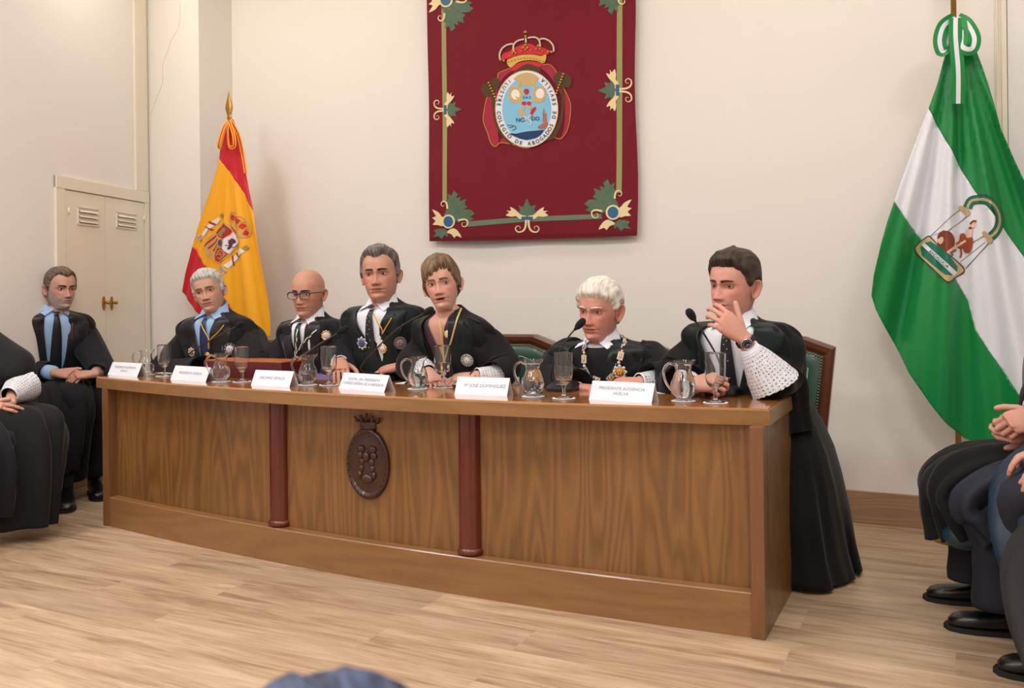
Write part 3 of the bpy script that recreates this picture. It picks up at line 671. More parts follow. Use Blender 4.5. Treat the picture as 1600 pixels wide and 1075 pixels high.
# --- Andalusia
yA = 4.36
def A_(u, v): return PY(u, v, yA)
apA = A_(1494, 30)
def adep(x, z):
    r = math.hypot(x-apA.x, apA.z-z); ph = math.atan2(x-apA.x, max(apA.z-z, .01)); k = sst(0.0, .8, r)
    return .034*k*math.sin(ph*30+.4)+.018*k*math.sin(ph*67+1)+.012*k*math.sin(ph*17+r*4)
an = thing('flag', 'green and white flag with arched emblem hanging from tall brass pole at right', 'flag', (PY(1493, 300, yA+.06).x, yA+.06, 0))
flagpole(an, an.location.x, yA+.06, 2.62)
grnS, whS = satin('green flag satin', (14, 128, 62)), satin('white flag cloth', (222, 224, 232))
b1 = [(1451, 170), (1470, 207), (1490, 241), (1505, 270), (1519, 293), (1543, 326), (1565, 352), (1600, 401), (1625, 440), (1640, 470)]
b2 = [(1398, 316), (1415, 342), (1431, 365), (1462, 401), (1493, 436), (1512, 469), (1518, 492), (1524, 515), (1545, 548), (1568, 580), (1589, 612), (1625, 668), (1636, 690)]
topR = [(1484, 40), (1502, 36), (1512, 52), (1525, 76), (1544, 130), (1563, 200), (1582, 245), (1600, 285), (1618, 350), (1632, 420)]
G1 = b1+topR[::-1]+[(1478, 80), (1465, 130)]
W1 = b2+[(1650, 640), (1652, 560), (1648, 500)]+b1[::-1]+[(1432, 220), (1412, 275)]
G2 = b2+[(1630, 715), (1610, 730), (1580, 728), (1555, 712), (1526, 694), (1508, 688), (1480, 662), (1452, 628), (1420, 582), (1392, 530), (1368, 482), (1362, 462), (1366, 430), (1378, 380), (1388, 345)]
obj('flag_cloth', drape(drape(MB(), [G1, G2], A_, adep, 0, .012, .002, 0), [W1], A_, adep, 0, .012, .002, 1), [grnS, whS], an, smooth=True)
def E2(a, b): return A_(1400+a/5.97, 280+b/5.97)
def An(name, polys, m, off, par): return each(name, polys, E2, adep, off, .012, .001, m, par)
tan = satin('tan embroidery', (190, 170, 122)); drk = satin('dark outline', (58, 48, 52)); tealS = satin('teal band', (20, 110, 84)); brn = satin('brown embroidery', (126, 58, 36)); fle = satin('flesh embroidery', (226, 190, 165))
arch = [(665, 265), (700, 205), (780, 190), (860, 215), (930, 270), (965, 350), (960, 430), (925, 500), (880, 540)]
o = An('emblem_arch', [stroke(arch, 84, 6)], drk, .004, an); An('arch_band', [stroke(arch, 70, 6)], tealS, .0050, o); An('arch_centre', [stroke(arch, 24, 6)], tan, .006, o)
for q in ([(315, 535), (600, 280)], [(490, 485), (660, 345)], [(600, 770), (830, 590)], [(650, 830), (860, 600)], [(715, 590), (820, 530)]): An('column_line', [stroke(q, 5, 2)], drk, .0045, an)
An('column_shaft', [[(320, 532), (600, 285), (655, 345), (492, 482), (400, 500)], [(600, 768), (700, 690), (820, 595), (858, 605), (655, 825)]], whS, .0035, an)
An('capital', [smoothp([(585, 265), (600, 240), (640, 255), (690, 300), (680, 340), (655, 340), (610, 295)], 3), smoothp([(800, 500), (830, 485), (860, 530), (900, 570), (880, 605), (850, 600), (840, 560)], 3)], tan, .0055, an)
pl = An('plinth_cartouche', [smoothp([(165, 640), (190, 600), (290, 530), (330, 540), (400, 620), (460, 680), (560, 750), (640, 830), (630, 880), (560, 920), (500, 970), (440, 940), (350, 850), (260, 770), (190, 700)], 2)], drk, .0045, an)
An('plinth_frame', [smoothp([(178, 642), (200, 606), (290, 542), (325, 550), (395, 628), (455, 690), (555, 760), (628, 835), (618, 872), (552, 910), (497, 955), (445, 928), (355, 840), (268, 760), (200, 692)], 2)], tan, .0056, pl)
An('plinth_field', [[(225, 640), (245, 600), (320, 580), (420, 640), (520, 740), (575, 820), (570, 860), (520, 900), (455, 890), (330, 790), (240, 710)]], tealS, .0068, pl)
An('plinth_ribbon', [[(235, 612), (262, 592), (570, 870), (540, 905)]], whS, .0080, pl)
mb = MB(); blet(mb, 'ANDALUCIA', 400, 745, math.atan2(278, 306), 42, .009, E2, adep, bold=.3); obj('plinth_lettering', mb, drk, pl)
An('lion', [oval(468, 585, 82, 98), smoothp([(385, 560), (400, 505), (460, 485), (440, 600), (470, 680), (410, 650)], 3)], brn, .0062, an)
An('lion_head', [smoothp([(385, 570), (430, 540), (445, 575), (415, 610)], 3)], fle, .0075, an)
An('figure_tunic', [smoothp([(600, 510), (640, 505), (660, 550), (710, 545), (715, 600), (690, 680), (640, 680), (620, 640), (580, 640), (560, 600), (590, 570)], 3), stroke([(605, 640), (610, 700), (595, 730)], 16, 3), stroke([(560, 660), (520, 690), (535, 715)], 16, 3)], satin('russet embroidery', (150, 74, 40)), .0066, an)
An('figure_skin', [smoothp([(645, 490), (680, 450), (710, 470), (705, 530), (680, 545), (655, 530)], 3), oval(708, 425, 26, 30, 16), stroke([(650, 570), (560, 630), (480, 690)], 22, 3)], fle, .0076, an)
An('figure_hair', [stroke([(690, 420), (720, 392), (750, 395)], 18, 3), oval(690, 455, 14, 12, 10)], brn, .0086, an)
def QA(u, v, o): return PY(u, v, yA-o)
ribbon3(an, grnS, [[QA(1493, 28, .03), QA(1475, 40, .06), QA(1468, 62, .08), QA(1472, 80, .08), QA(1478, 72, .06), QA(1484, 45, .04), QA(1492, 28, .03)],
                   [QA(1493, 28, .05), QA(1493, 60, .08), QA(1497, 110, .085), QA(1497, 162, .07)],
                   [QA(1495, 28, .03), QA(1510, 36, .05), QA(1522, 58, .07), QA(1518, 76, .09), QA(1503, 72, .08), QA(1502, 50, .06), QA(1499, 30, .04)]], .055, m2=whS)
# ================================================================== THINGS ON THE TABLE
cardM = mat('white card', (226, 230, 240), .7, spec=.3); inkM = mat('grey ink', (120, 124, 136), .8); paperM = mat('white paper', (232, 233, 238), .8)
glassM = mat('clear glass', (250, 252, 252), .02, trans=1., ior=1.45); waterM = mat('water', (245, 250, 252), 0.0, trans=1., ior=1.33)
blackM = mat('black plastic', (22, 22, 26), .45, bump=.02, bscale=200); darkmetal = mat('gunmetal tube', (74, 74, 78), .35, metal=.8); foamM = mat('black foam windscreen', (14, 14, 18), .95, bump=.5, bscale=700)
doilyM = mat('white paper coaster', (225, 224, 226), .85); rimM = mat('dark coaster base', (70, 44, 30), .7)
def plate(u0, v0, u1, v1, lines, label, hh=.066, x2=0):
    a, b = PZ(u0, v0, TT), PZ(u1, v1, TT); ctr = (a+b)/2; w = (b-a).length+.0; ex = (b-a).normalized(); ey = Vector((-ex.y, ex.x, 0))
    t = thing('name_plate', label, 'name card', (ctr.x, ctr.y, TT), 'folded white name cards along the table edge')
    dp = .030; th = .0012; pr = [(0, 0), (dp, hh), (2*dp, 0), (2*dp-th*1.4, 0), (dp, hh-th*3), (th*1.4, 0)]
    mb = MB(); r = []
    for s_ in (-w/2, w/2): r.append([ctr+ex*s_+ey*p[0]+UP*p[1] for p in pr])
    n = 6; vs = r[0]+r[1]; fs = [(i, (i+1) % n, (i+1) % n+n, i+n) for i in range(n)]
    for o in (0, n): fs += [(o+0, o+1, o+4, o+5), (o+1, o+2, o+3, o+4)]
    mb.add(vs, fs); obj('card', mb, cardM, t)
    # printed letters on the slanted front face
    sl = Vector((0, 0, 0)); up = (ey*dp+UP*hh).normalized(); nrm = (UP*dp-ey*hh).normalized()
    mb = MB()
    for k, s_ in enumerate(lines):
        V, Fc = text_polys(s_, .0165 if len(lines) > 1 else .0185)
        wd = max(v.x for v in V)-min(v.x for v in V); f = min(1, (w-.03)/wd)
        zc = hh*(.62-.28*k) if len(lines) > 1 else hh*.48
        mb.add([ctr+ex*(v.x*f+x2)+up*(zc+v.y)+nrm*.0006 for v in V], Fc)
    obj('lettering', mb, inkM, t, nofix=True)
plate(168, 586, 214, 589, ['PRESIDENTE AUDIENCIA', 'SEVILLA'], 'folded white name card at the far left end of the table')
plate(266, 593, 321, 597, ['PRESIDENTE CADECA'], 'folded white name card in front of the maroon box and silver-haired man')
plate(392, 602, 452, 605, ['DECANO SEVILLA'], 'folded white name card reading DECANO SEVILLA in front of the bald man')
plate(529, 607, 600, 613, ['EXCMA. SRA. PRESIDENTA', 'CONSEJO GENERAL DE LA ABOGACIA'], 'folded white two-line name card in front of the dark-suited man with polka-dot tie')
plate(710, 616, 792, 619, ['Mª JOSÉ DOMÍNGUEZ'], 'folded white one-line name card in front of the speaking woman', x2=.012)
plate(920, 624, 1018, 630, ['PRESIDENTE AUDIENCIA', 'HUELVA'], 'folded white name card in front of the old white-haired man with gold chain')
def coaster(p, label, r=.044):
    t = thing('coaster', label, 'coaster', (p.x, p.y, TT), 'round paper coasters under jugs and glasses')
    obj('coaster_base', MB().lathe([(0, 0), (r, 0), (r, .0016), (0, .0016)], (p.x, p.y, TT), 40), rimM, t)
    obj('paper_disc', MB().lathe([(0, .0016), (r-.001, .0016), (r-.001, .0028), (0, .0028)], (p.x, p.y, TT), 40), doilyM, t)
def jug(p, s, fill, label, hang=PI, hmul=1.0):
    t = thing('water_jug', label, 'jug', (p.x, p.y, TT+.003), 'small glass water jugs')
    out = [(0, 0), (.024, 0), (.027, .003), (.036, .018), (.041, .038), (.040, .055), (.032, .078), (.026, .094), (.0265, .108), (.031, .128)]
    inn = [(.0295, .128), (.025, .108), (.0242, .094), (.030, .078), (.038, .055), (.039, .038), (.034, .019), (.022, .007), (0, .006)]
    hd = Matrix.Rotation(hang, 3, 'Z')@RT; seg = 40; base = Vector((p.x, p.y, TT+.003))
    ca = math.atan2(-hd.y, -hd.x)
    def ringp(r, z):
        o = []
        for k in range(seg):
            a = 2*PI*k/seg; e = gs(((a-ca+PI) % (2*PI))-PI, .28)*.012*sst(.105, .128, z); o.append(base+Vector((math.cos(a)*(r+e), math.sin(a)*(r+e), z+e*.25))*s)
        return o
    O = catmull([(a, b, 0) for a, b in out], 3); I = catmull([(a, b, 0) for a, b in inn], 3)
    prof = [(max(q.x, .0005), q.y) for q in O]+[(max(q.x, .0005), q.y) for q in I]
    mb = MB(); mb.loft([ringp(r, z) for r, z in prof], True, True, True); obj('jug_body', mb, glassM, t, smooth=True, angle=45)
    hp = [base+(hd*a+UP*b)*s for a, b in ((.027, .112), (.045, .120), (.062, .108), (.066, .085), (.058, .058), (.046, .040), (.0405, .034))]
    mb = MB().tube(catmull(hp, 5), .0042*s, 10, flat=1.0); obj('handle', mb, glassM, t, smooth=True)
    W = [(r, z) for r, z in ((max(q.x-.0006, .0005), q.y) for q in reversed(I)) if z <= fill]
    rf = cr([.006, .019, .038, .055, .078, .094, .108, .128], [.02, .034, .039, .038, .030, .0242, .025, .0295], fill)-.0006
    W += [(rf, fill), (.0005, fill)]
    mb = MB().loft([[base+Vector((math.cos(2*PI*k/seg)*r, math.sin(2*PI*k/seg)*r, z+.0004))*s for k in range(seg)] for r, z in W]); obj('water', mb, waterM, t, smooth=True, angle=50)
def goblet(p, s, fill, label):
    t = thing('water_glass', label, 'glass', (p.x, p.y, TT+.003), 'stemmed water glasses')
    pr = [(0, 0), (.030, 0), (.031, .002), (.012, .006), (.006, .012), (.005, .03), (.007, .042), (.014, .047), (.026, .058), (.031, .075), (.0325, .10), (.0327, .12), (.0329, .14), (.033, .152), (.033, .155),
          (.0324, .1558), (.0318, .155), (.0317, .152), (.0315, .14), (.0312, .12), (.0309, .10), (.0303, .088), (.0292, .076), (.0245, .061), (.012, .051), (0, .050)]
    base = Vector((p.x, p.y, TT+.003)); seg = 36
    mb = MB().loft([[base+Vector((math.cos(2*PI*k/seg)*max(r, .0005), math.sin(2*PI*k/seg)*max(r, .0005), z))*s for k in range(seg)] for r, z in pr]); obj('goblet', mb, glassM, t, smooth=True, angle=38)
    if fill:
        W = [(.0005, .0505), (.0115, .0515), (.024, .0615), (.0288, .0765)]
        W = [w for w in W if w[1] < fill]+[(.0300 if fill > .077 else .028, fill), (.0005, fill)]
        mb = MB().loft([[base+Vector((math.cos(2*PI*k/seg)*r, math.sin(2*PI*k/seg)*r, z))*s for k in range(seg)] for r, z in W]); obj('water', mb, waterM, t, smooth=True, angle=50)
who = ['at the far left end of the table', 'in front of the maroon box', 'behind the gap left of the dark-suited man', "beside the speaking woman's right hand", "left of the old white-haired man", "in front of the man holding his chin"]
who = ['beside the leftmost name card', 'in front of the maroon box', 'in front of the bald man', "at the left of the speaking woman", "at the left of the old white-haired man", "in front of the man holding his chin"]
jp = [(229, 586, .98, .055), (346, 597, 1.02, .07), (481, 602, 1.02, .06), (653, 608, 1.02, .062), (833, 620, 1.07, .112), (1068, 627, 1.10, .118)]
for (u, v, s, f), w_ in zip(jp, who):
    p = PZ(u, v, TT); ext = ', nearly full' if f > .1 else ', partly filled'
    coaster(p, 'white paper coaster under the glass jug '+w_); jug(p, s, f, 'small clear glass water jug'+ext+', '+w_, PI+.2 if u != 653 else PI+.2)
gp = [(257, 588, 1.0, .060), (378, 597, 1.03, .058), (514, 602, 1.08, .062), (692, 606, 1.12, .092), (881, 623, 1.07, .060), (1118, 630, 1.10, 0)]
for (u, v, s, f), w_ in zip(gp, who):
    p = PZ(u, v, TT); ext = 'half-full' if f > .08 else 'nearly empty'
    coaster(p, 'white paper coaster under the stemmed glass '+w_); goblet(p, s, f, ext+' stemmed water glass '+w_)
def mic(bu, bv, tip, via, label, rot=0, bs=1.):
    b = PZ(bu, bv, TT); t = thing('desk_microphone', label, 'microphone', (b.x, b.y, TT), 'gooseneck table microphones')
    ex = Vector((math.cos(rot), math.sin(rot), 0)); ey = Vector((-ex.y, ex.x, 0)); mb = MB()
    rings = []
    for z, wx, wy in ((0, .056, .07), (.012, .058, .072), (.022, .054, .066), (.034, .040, .05), (.040, .03, .036)):
        rings.append([b+(ex*(math.copysign(abs(math.cos(a))**.45, math.cos(a))*wx)+ey*(math.copysign(abs(math.sin(a))**.45, math.sin(a))*wy+ (.012 if z > .02 else 0)))*bs+UP*z*bs for a in [2*PI*k/32 for k in range(32)]])
    mb.loft(rings); obj('mic_base', mb, blackM, t, smooth=True, angle=50)
    mb = MB().box((b.x-.008, b.y-.055*bs, TT+.024*bs), (b.x+.008, b.y-.035*bs, TT+.03*bs), bev=.003); obj('push_button', mb, mat('grey button', (90, 92, 98), .5), t)
    path = catmull([b+ey*.02+UP*.035*bs]+via+[tip], 10)
    mb = MB().tube(path, [.0042]*(len(path)//3)+[.0034]*(len(path)-len(path)//3), 10); mb.tube([path[0], path[0]+(path[1]-path[0]).normalized()*.03], .007, 12); obj('gooseneck', mb, darkmetal, t, smooth=True)
    d = (path[-1]-path[-3]).normalized(); mb = MB().tube([tip-d*.012, tip-d*.006, tip+d*.004, tip+d*.018, tip+d*.034, tip+d*.044, tip+d*.048], [.005, .0065, .012, .015, .0145, .010, .003], 16); obj('windscreen', mb, foamM, t, smooth=True)
mic(306, 570, PY(371, 509, 3.22), [PY(293, 556, 3.40), PY(318, 538, 3.34)], 'black gooseneck microphone in front of the silver-haired man', .3)
mic(474, 597, PY(530, 519, 3.2), [PY(457, 570, 3.12), PY(490, 544, 3.16)], 'black gooseneck microphone in front of the bald man', .1, .7)
mic(603, 595, PY(664, 489, 3.12), [PY(567, 580, 3.22), PY(572, 562, 3.2), PY(620, 515, 3.14)], 'black gooseneck microphone pointing at the speaking woman', .1, .8)
mic(880, 610, PY(901, 512, 3.16), [PY(861, 592, 3.22), PY(868, 560, 3.18), PY(888, 527, 3.16)], 'black gooseneck microphone in front of the old white-haired man', 0, 1.0)
mic(1130, 617, PY(1084, 498, 3.02), [PY(1133, 590, 3.22), PY(1122, 560, 3.15), PY(1102, 525, 3.08)], 'black gooseneck microphone in front of the man holding his chin', 0, 1.05)
# maroon presentation box
p0 = PZ(318, 590, TT); p1 = PZ(452, 590, TT); yb_ = 3.22
mar = mat('maroon leather', (84, 16, 26), .4, bump=.06, bscale=300); 
bx0, bx1 = PY(318, 590, yb_).x, PY(440, 590, yb_).x; ztb = PY(350, 563, yb_).z
t = thing('presentation_box', 'maroon leather presentation box with orange wooden rim in front of the bald man', 'box', ((bx0+bx1)/2, yb_+.1, TT))
obj('box_body', MB().box((bx0, yb_, TT), (bx1, yb_+.2, ztb-.006), bev=.004), mar, t, angle=40)
obj('lid_rim', MB().box((bx0+.004, yb_+.004, ztb-.006), (bx1-.004, yb_+.196, ztb), bev=.002), mat('orange cedar rim', (176, 96, 48), .4, vary=.1, vscale=30), t)
obj('corner_fitting', MB().box((bx0+.26, yb_-.002, TT+.0), (bx0+.268, yb_, ztb-.01)), brass, t)
# papers, folder, pen
def sheet(u, v, w, d, rot, label, z=TT+.0004, m=None, name='paper_sheet', th=.0008, cat='paper'):
    p = PZ(u, v, TT); mb = MB().box((p.x-w/2, p.y-d/2, z), (p.x+w/2, p.y+d/2, z+th), rot=rot)
    o = obj(name, mb, m or paperM); o['label'] = label; o['category'] = cat; return o
sheet(664, 598, .22, .15, .1, 'white paper sheet beside the pen at the left of the speaking woman')
sheet(715, 598, .20, .16, -.1, 'white paper sheet under the hands of the speaking woman')
sheet(1036, 612, .21, .14, .15, 'white paper sheet beside the jug of the man holding his chin')
sheet(268, 582, .10, .12, .1, 'small white paper slip behind the stemmed glass near the left table end')
sheet(505, 588, .26, .12, .05, 'lilac covered booklet under the hand of the dark-suited man', m=mat('lilac cover', (120, 112, 168), .5), name='booklet', th=.010, cat='booklet')
a, b = PZ(632, 600, TT+.006), PZ(648, 594, TT+.010); mb = MB().tube([a, a+(b-a)*.12, b, b+(b-a)*.3], [.0012, .004, .004, .003], 10); o = obj('pen', mb, blackM, smooth=True); o['label'] = 'black pen lying across the white paper left of the speaking woman'; o['category'] = 'pen'
# ================================================================== CHAIRS
greenL = mat('green leather', (26, 66, 50), .36, bump=.08, bscale=160, coat=.15); frameW = mat('dark walnut frame', (88, 46, 24), .32, vary=.2, vscale=20, coat=.4); nailM = mat('antique brass nail', (150, 112, 70), .35, metal=.9); pipM = mat('pale leather piping', (150, 162, 150), .4)
def copytree(o, parent=None, **kw):
    c = o.copy(); C.objects.link(c); c.parent = parent
    for ch in o.children: copytree(ch, c)
    return c
def mk_chair(x, y, rz, label):
    t = thing('leather_chair', label, 'chair', (0, 0, 0), 'green leather armchairs behind the table')
    def bp(x, z, off): return Vector((x, .27+off+(z-.45)*.10, z))       # reclined back plane
    out = [(-.24, .40), (-.285, .885), (-.16, .93), (.16, .93), (.285, .885), (.24, .40)]
    def inset(P, d): 
        c = Vector((0, .66)); return [(p[0]*(1-d/.27), .66+(p[1]-.66)*(1-d/.26)) for p in P]
    a, b_, c_ = out, inset(out, .045), inset(out, .10)
    mb = MB(); rings = [[bp(*p, .035) for p in a], [bp(*p, -.005) for p in a], [bp(*p, -.012) for p in inset(a, .012)], [bp(*p, -.010) for p in inset(a, .03)], [bp(*p, .0) for p in b_], [bp(*p, .035) for p in b_]]
    n = 6; vs = [q for r in rings for q in r]; fs = [(i*n+j, i*n+(j+1) % n, ((i+1) % n)*n+(j+1) % n, ((i+1) % n)*n+j) for i in range(6) for j in range(n)]
    mb.add(vs, fs); bk = obj('backrest', mb, frameW, t)
    mb = MB(); rg_ = []
    for d, off in ((.045, .002), (.055, -.010), (.075, -.016), (.10, -.018), (.2, -.024)): rg_.append([bp(*p, off) for p in inset(out, d)])
    mb.loft(rg_, True, False, True); obj('back_panel', mb, greenL, bk, smooth=True, angle=60)
    mb = MB().loft([[bp(*p, .02) for p in b_], [bp(*p, .034) for p in b_]], True, True, True); obj('back_panel', mb, greenL, bk)
    P = inset(out, .105)[::1]; L = [bp(*p, -.020) for p in P]; L.append(L[0]); mb = MB()
    mb.tube(L, .0028, 8); obj('piping', mb, pipM, bk, smooth=True)
    P = inset(out, .052); mb = MB()
    for i in (0, 1, 2, 3, 4):
        A, B = Vector(P[i]), Vector(P[i+1]); nn = max(2, int((B-A).length/.0125))
        for k in range(nn): q = A.lerp(B, k/nn); mb.ell(bp(q.x, q.y, -.011), (.0045, .003, .0045), 8, 5)
    obj('nail_trim', mb, nailM, bk, smooth=True)
    mb = MB().box((-.26, -.27, .36), (.26, .25, .41), bev=.01); obj('seat_frame', mb, frameW, t)
    mb = MB().box((-.245, -.262, .405), (.245, .245, .465), bev=.025); obj('seat', mb, greenL, t, smooth=True, angle=50)
    for sx in (-1, 1):
        mb = MB().tube([(sx*.235, -.24, .38), (sx*.235, -.245, .2), (sx*.235, -.25, 0)], [.024, .02, .015], 8); obj('leg', mb, frameW, t, angle=40)
        mb = MB().tube([(sx*.225, .25, .42), (sx*.225, .27, .2), (sx*.225, .31, 0)], [.024, .02, .015], 8); obj('leg', mb, frameW, t, angle=40)
    t.location = (x, y, 0); t.rotation_euler = (0, 0, rz)
    return t
chairs = [(-.735, 3.70, 0, 'green leather chair with walnut frame and brass nails at the right end of the table'),
          (-2.03, 3.68, 0, 'green leather chair with walnut top rail behind the speaking woman'),
          (-1.37, 3.70, 0, 'green leather chair behind the old white-haired man'), (-2.575, 3.80, 0, 'green leather chair behind the dark-suited man with polka-dot tie'),
          (-3.07, 3.74, .0, 'green leather chair behind the bald man with glasses'), (-3.56, 3.70, 0, 'green leather chair behind the silver-haired man')]
c0 = None
for x, y, rz, lab in chairs:
    if c0 is None: c0 = mk_chair(x, y, rz, lab)
    else:
        c = copytree(c0); c.location = (x, y, 0); c.rotation_euler = (0, 0, rz); c['label'] = lab; c.scale = (1, 1, 1) if abs(x+2.03) < .01 else (.84, 1, .95)
# ================================================================== PEOPLE TOOLS
skinM = mat('skin', (210, 160, 135), .52, spec=.35, attr='Col', bump=.05, bscale=260, vary=.04, vscale=60)
eyeM = mat('eye', (230, 225, 220), .12, attr='Col', spec=.5)
def hairmat(name, c1, c2):
    m = bpy.data.materials.new(name); m.use_nodes = True; n = m.node_tree.nodes; l = m.node_tree.links; b = n['Principled BSDF']; b.inputs['Roughness'].default_value = .5; b.inputs['Specular IOR Level'].default_value = .4
    a = n.new('ShaderNodeAttribute'); a.attribute_name = 'Col'
    t = n.new('ShaderNodeTexNoise'); t.inputs['Scale'].default_value = 1; t.inputs['Detail'].default_value = 4; l.new(a.outputs['Color'], t.inputs['Vector'])
    mx = n.new('ShaderNodeMix'); mx.data_type = 'RGBA'; mx.clamp_factor = True; mx.inputs[6].default_value = srgb(*c1); mx.inputs[7].default_value = srgb(*c2)
    mr = n.new('ShaderNodeMapRange'); mr.inputs['From Min'].default_value = .35; mr.inputs['From Max'].default_value = .65; l.new(t.outputs['Fac'], mr.inputs['Value'])
    l.new(mr.outputs[0], mx.inputs[0]); l.new(mx.outputs[2], b.inputs['Base Color'])
    bp = n.new('ShaderNodeBump'); bp.inputs['Strength'].default_value = .55; bp.inputs['Distance'].default_value = .003; l.new(t.outputs['Fac'], bp.inputs['Height']); l.new(bp.outputs[0], b.inputs['Normal'])
    return m
ZT = [-.20, -.126, -.120, -.115, -.108, -.098, -.085, -.07, -.055, -.04, -.02, 0, .012, .03]
WT = [.054, .0495, .0460, .0430, .0440, .0480, .0545, .0600, .0645, .0685, .0735, .0765, .0770, .0765]
FT = [-.034, -.036, -.050, -.072, -.085, -.091, -.0885, -.090, -.0915, -.0885, -.087, -.089, -.0935, -.093]
BT = [.072, .066, .066, .067, .068, .069, .071, .075, .080, .086, .094, .100, .103, .104]
PT = [1.0, 1.0, 1.1, 1.2, 1.28, 1.25, 1.18, 1.12, 1.07, 1.02, .98, .96, .95, .94]
def seg_d(x, z, ax, az, bx, bz):
    dx, dz = bx-ax, bz-az; t = max(0, min(1, ((x-ax)*dx+(z-az)*dz)/(dx*dx+dz*dz))); return math.hypot(x-ax-dx*t, z-az-dz*t), t
def headpt(a, z, P):
    """point of the skin: a azimuth from the nose (+ = person's left), z height above the eyes"""
    fem = P.get('fem', 0)
    if z > .03:
        cq = min(1, (z-.03)/.088); q = math.acos(cq); sq = math.sin(q)
        w = .077*sq**.93; yf = .01-.103*sq**.9; yb = .01+.094*sq**.95; p = .94+.06*(1-sq)
    else:
        w = cr(ZT, WT, z); yf = cr(ZT, FT, z); yb = cr(ZT, BT, z); p = cr(ZT, PT, z)
    if fem: w *= (.95 if z > -.02 else .95-.07*sst(-.02, -.09, z)) if z > -.112 else .86
    jw = P.get('jaw', 0); w *= 1+jw*gs(z+.08, .03)
    yc = .012; sa, ca = math.sin(a), math.cos(a)
    x = w*math.copysign(abs(sa)**(p if ca > 0 else .95), sa)
    y = yc-(yc-yf)*abs(ca)**(.92) if ca > 0 else yc+(yb-yc)*abs(ca)**.95
    if ca > 0:
        ax = abs(x); f = sst(0, .35, ca); d = 0
        ns = P.get('nose', 1)
        hz = cr([-.056, -.050, -.046, -.040, -.034, -.02, -.005, .008, .02], [0, .003, .014, .0245, .0245, .018, .011, .0045, 0], z)*ns
        sx = cr([-.05, -.04, -.02, 0, .02], [.0125, .0118, .0092, .0072, .011], z)
        d += hz*math.exp(-(ax/sx)**2.4*.7)
        d += .0105*gs(ax-.0150, .0052)*gs(z+.0405, .0060)*ns
        d -= .0130*gs(ax-.031, .0155)*gs(z-.0005, .0112)
        d -= .004*gs(ax-.014, .006)*gs(z-.003, .010)
        d += .0045*gs(ax-.027, .018)*gs(z-.021, .0065)*(0.5 if fem else 1)
        d += .0035*gs(ax-.043, .016)*gs(z+.024, .013)
        d += .0035*gs(ax-.034, .014)*gs(z+.050, .016)*P.get('jowl', 1)
        # lips and chin
        d += .0048*gs(z+.0618, .0037)*gs(ax, .0185)+.0055*gs(z+.0735, .0043)*gs(ax, .0165)
        d -= .0048*gs(z+.0677, .0016)*gs(ax, .019)
        if P.get('open'): d -= .008*gs(z+.0683, .0032)*gs(ax, .012)
        d -= .0035*gs(z+.0835, .0045)*gs(ax, .018)
        d += .0040*gs(z+.098, .010)*gs(ax, .014)
        d -= .0012*gs(ax, .0028)*gs(z+.0515, .004)
        ag = P.get('age', .5)
        dd, t = seg_d(ax, z, .018, -.038, .031, -.070); d -= .0026*ag*gs(dd, .0026)
        dd, t = seg_d(ax, z, .024, -.070, .027, -.088); d -= .0016*ag*gs(dd, .003)
        dd, t = seg_d(ax, z, .018, -.012, .040, -.014); d -= .0016*ag*gs(dd, .0022); d += .0016*ag*gs(ax-.030, .01)*gs(z+.0105, .003)
        for zz in (.040, .050, .060): d -= .0007*ag*gs(z-zz-.002*math.sin(ax*90), .0014)*gs(ax, .03)
        y -= d*f
        if ax > .03: x -= math.copysign(.0025*gs(z-.022, .018)*gs(ax-.062, .012), x)*f
    return Vector((x, y, z))
def head_rows():
    r = []
    for q in (0.06, .16, .28, .4, .52, .64, .76, .88, 1.0, 1.1, 1.2, 1.29, 1.37, 1.44, 1.51): r.append(.03+.088*math.cos(q))
    z = .0285
    while z > -.128: r.append(z); z -= .00175
    z = -.131
    while z > -.2: r.append(z); z -= .008
    return r
def head_cols(n=104):
    out = []
    for k in range(n):
        t = -PI+2*PI*k/n; out.append(t-.42*math.sin(t)*1.0)     # denser at the face
    return out
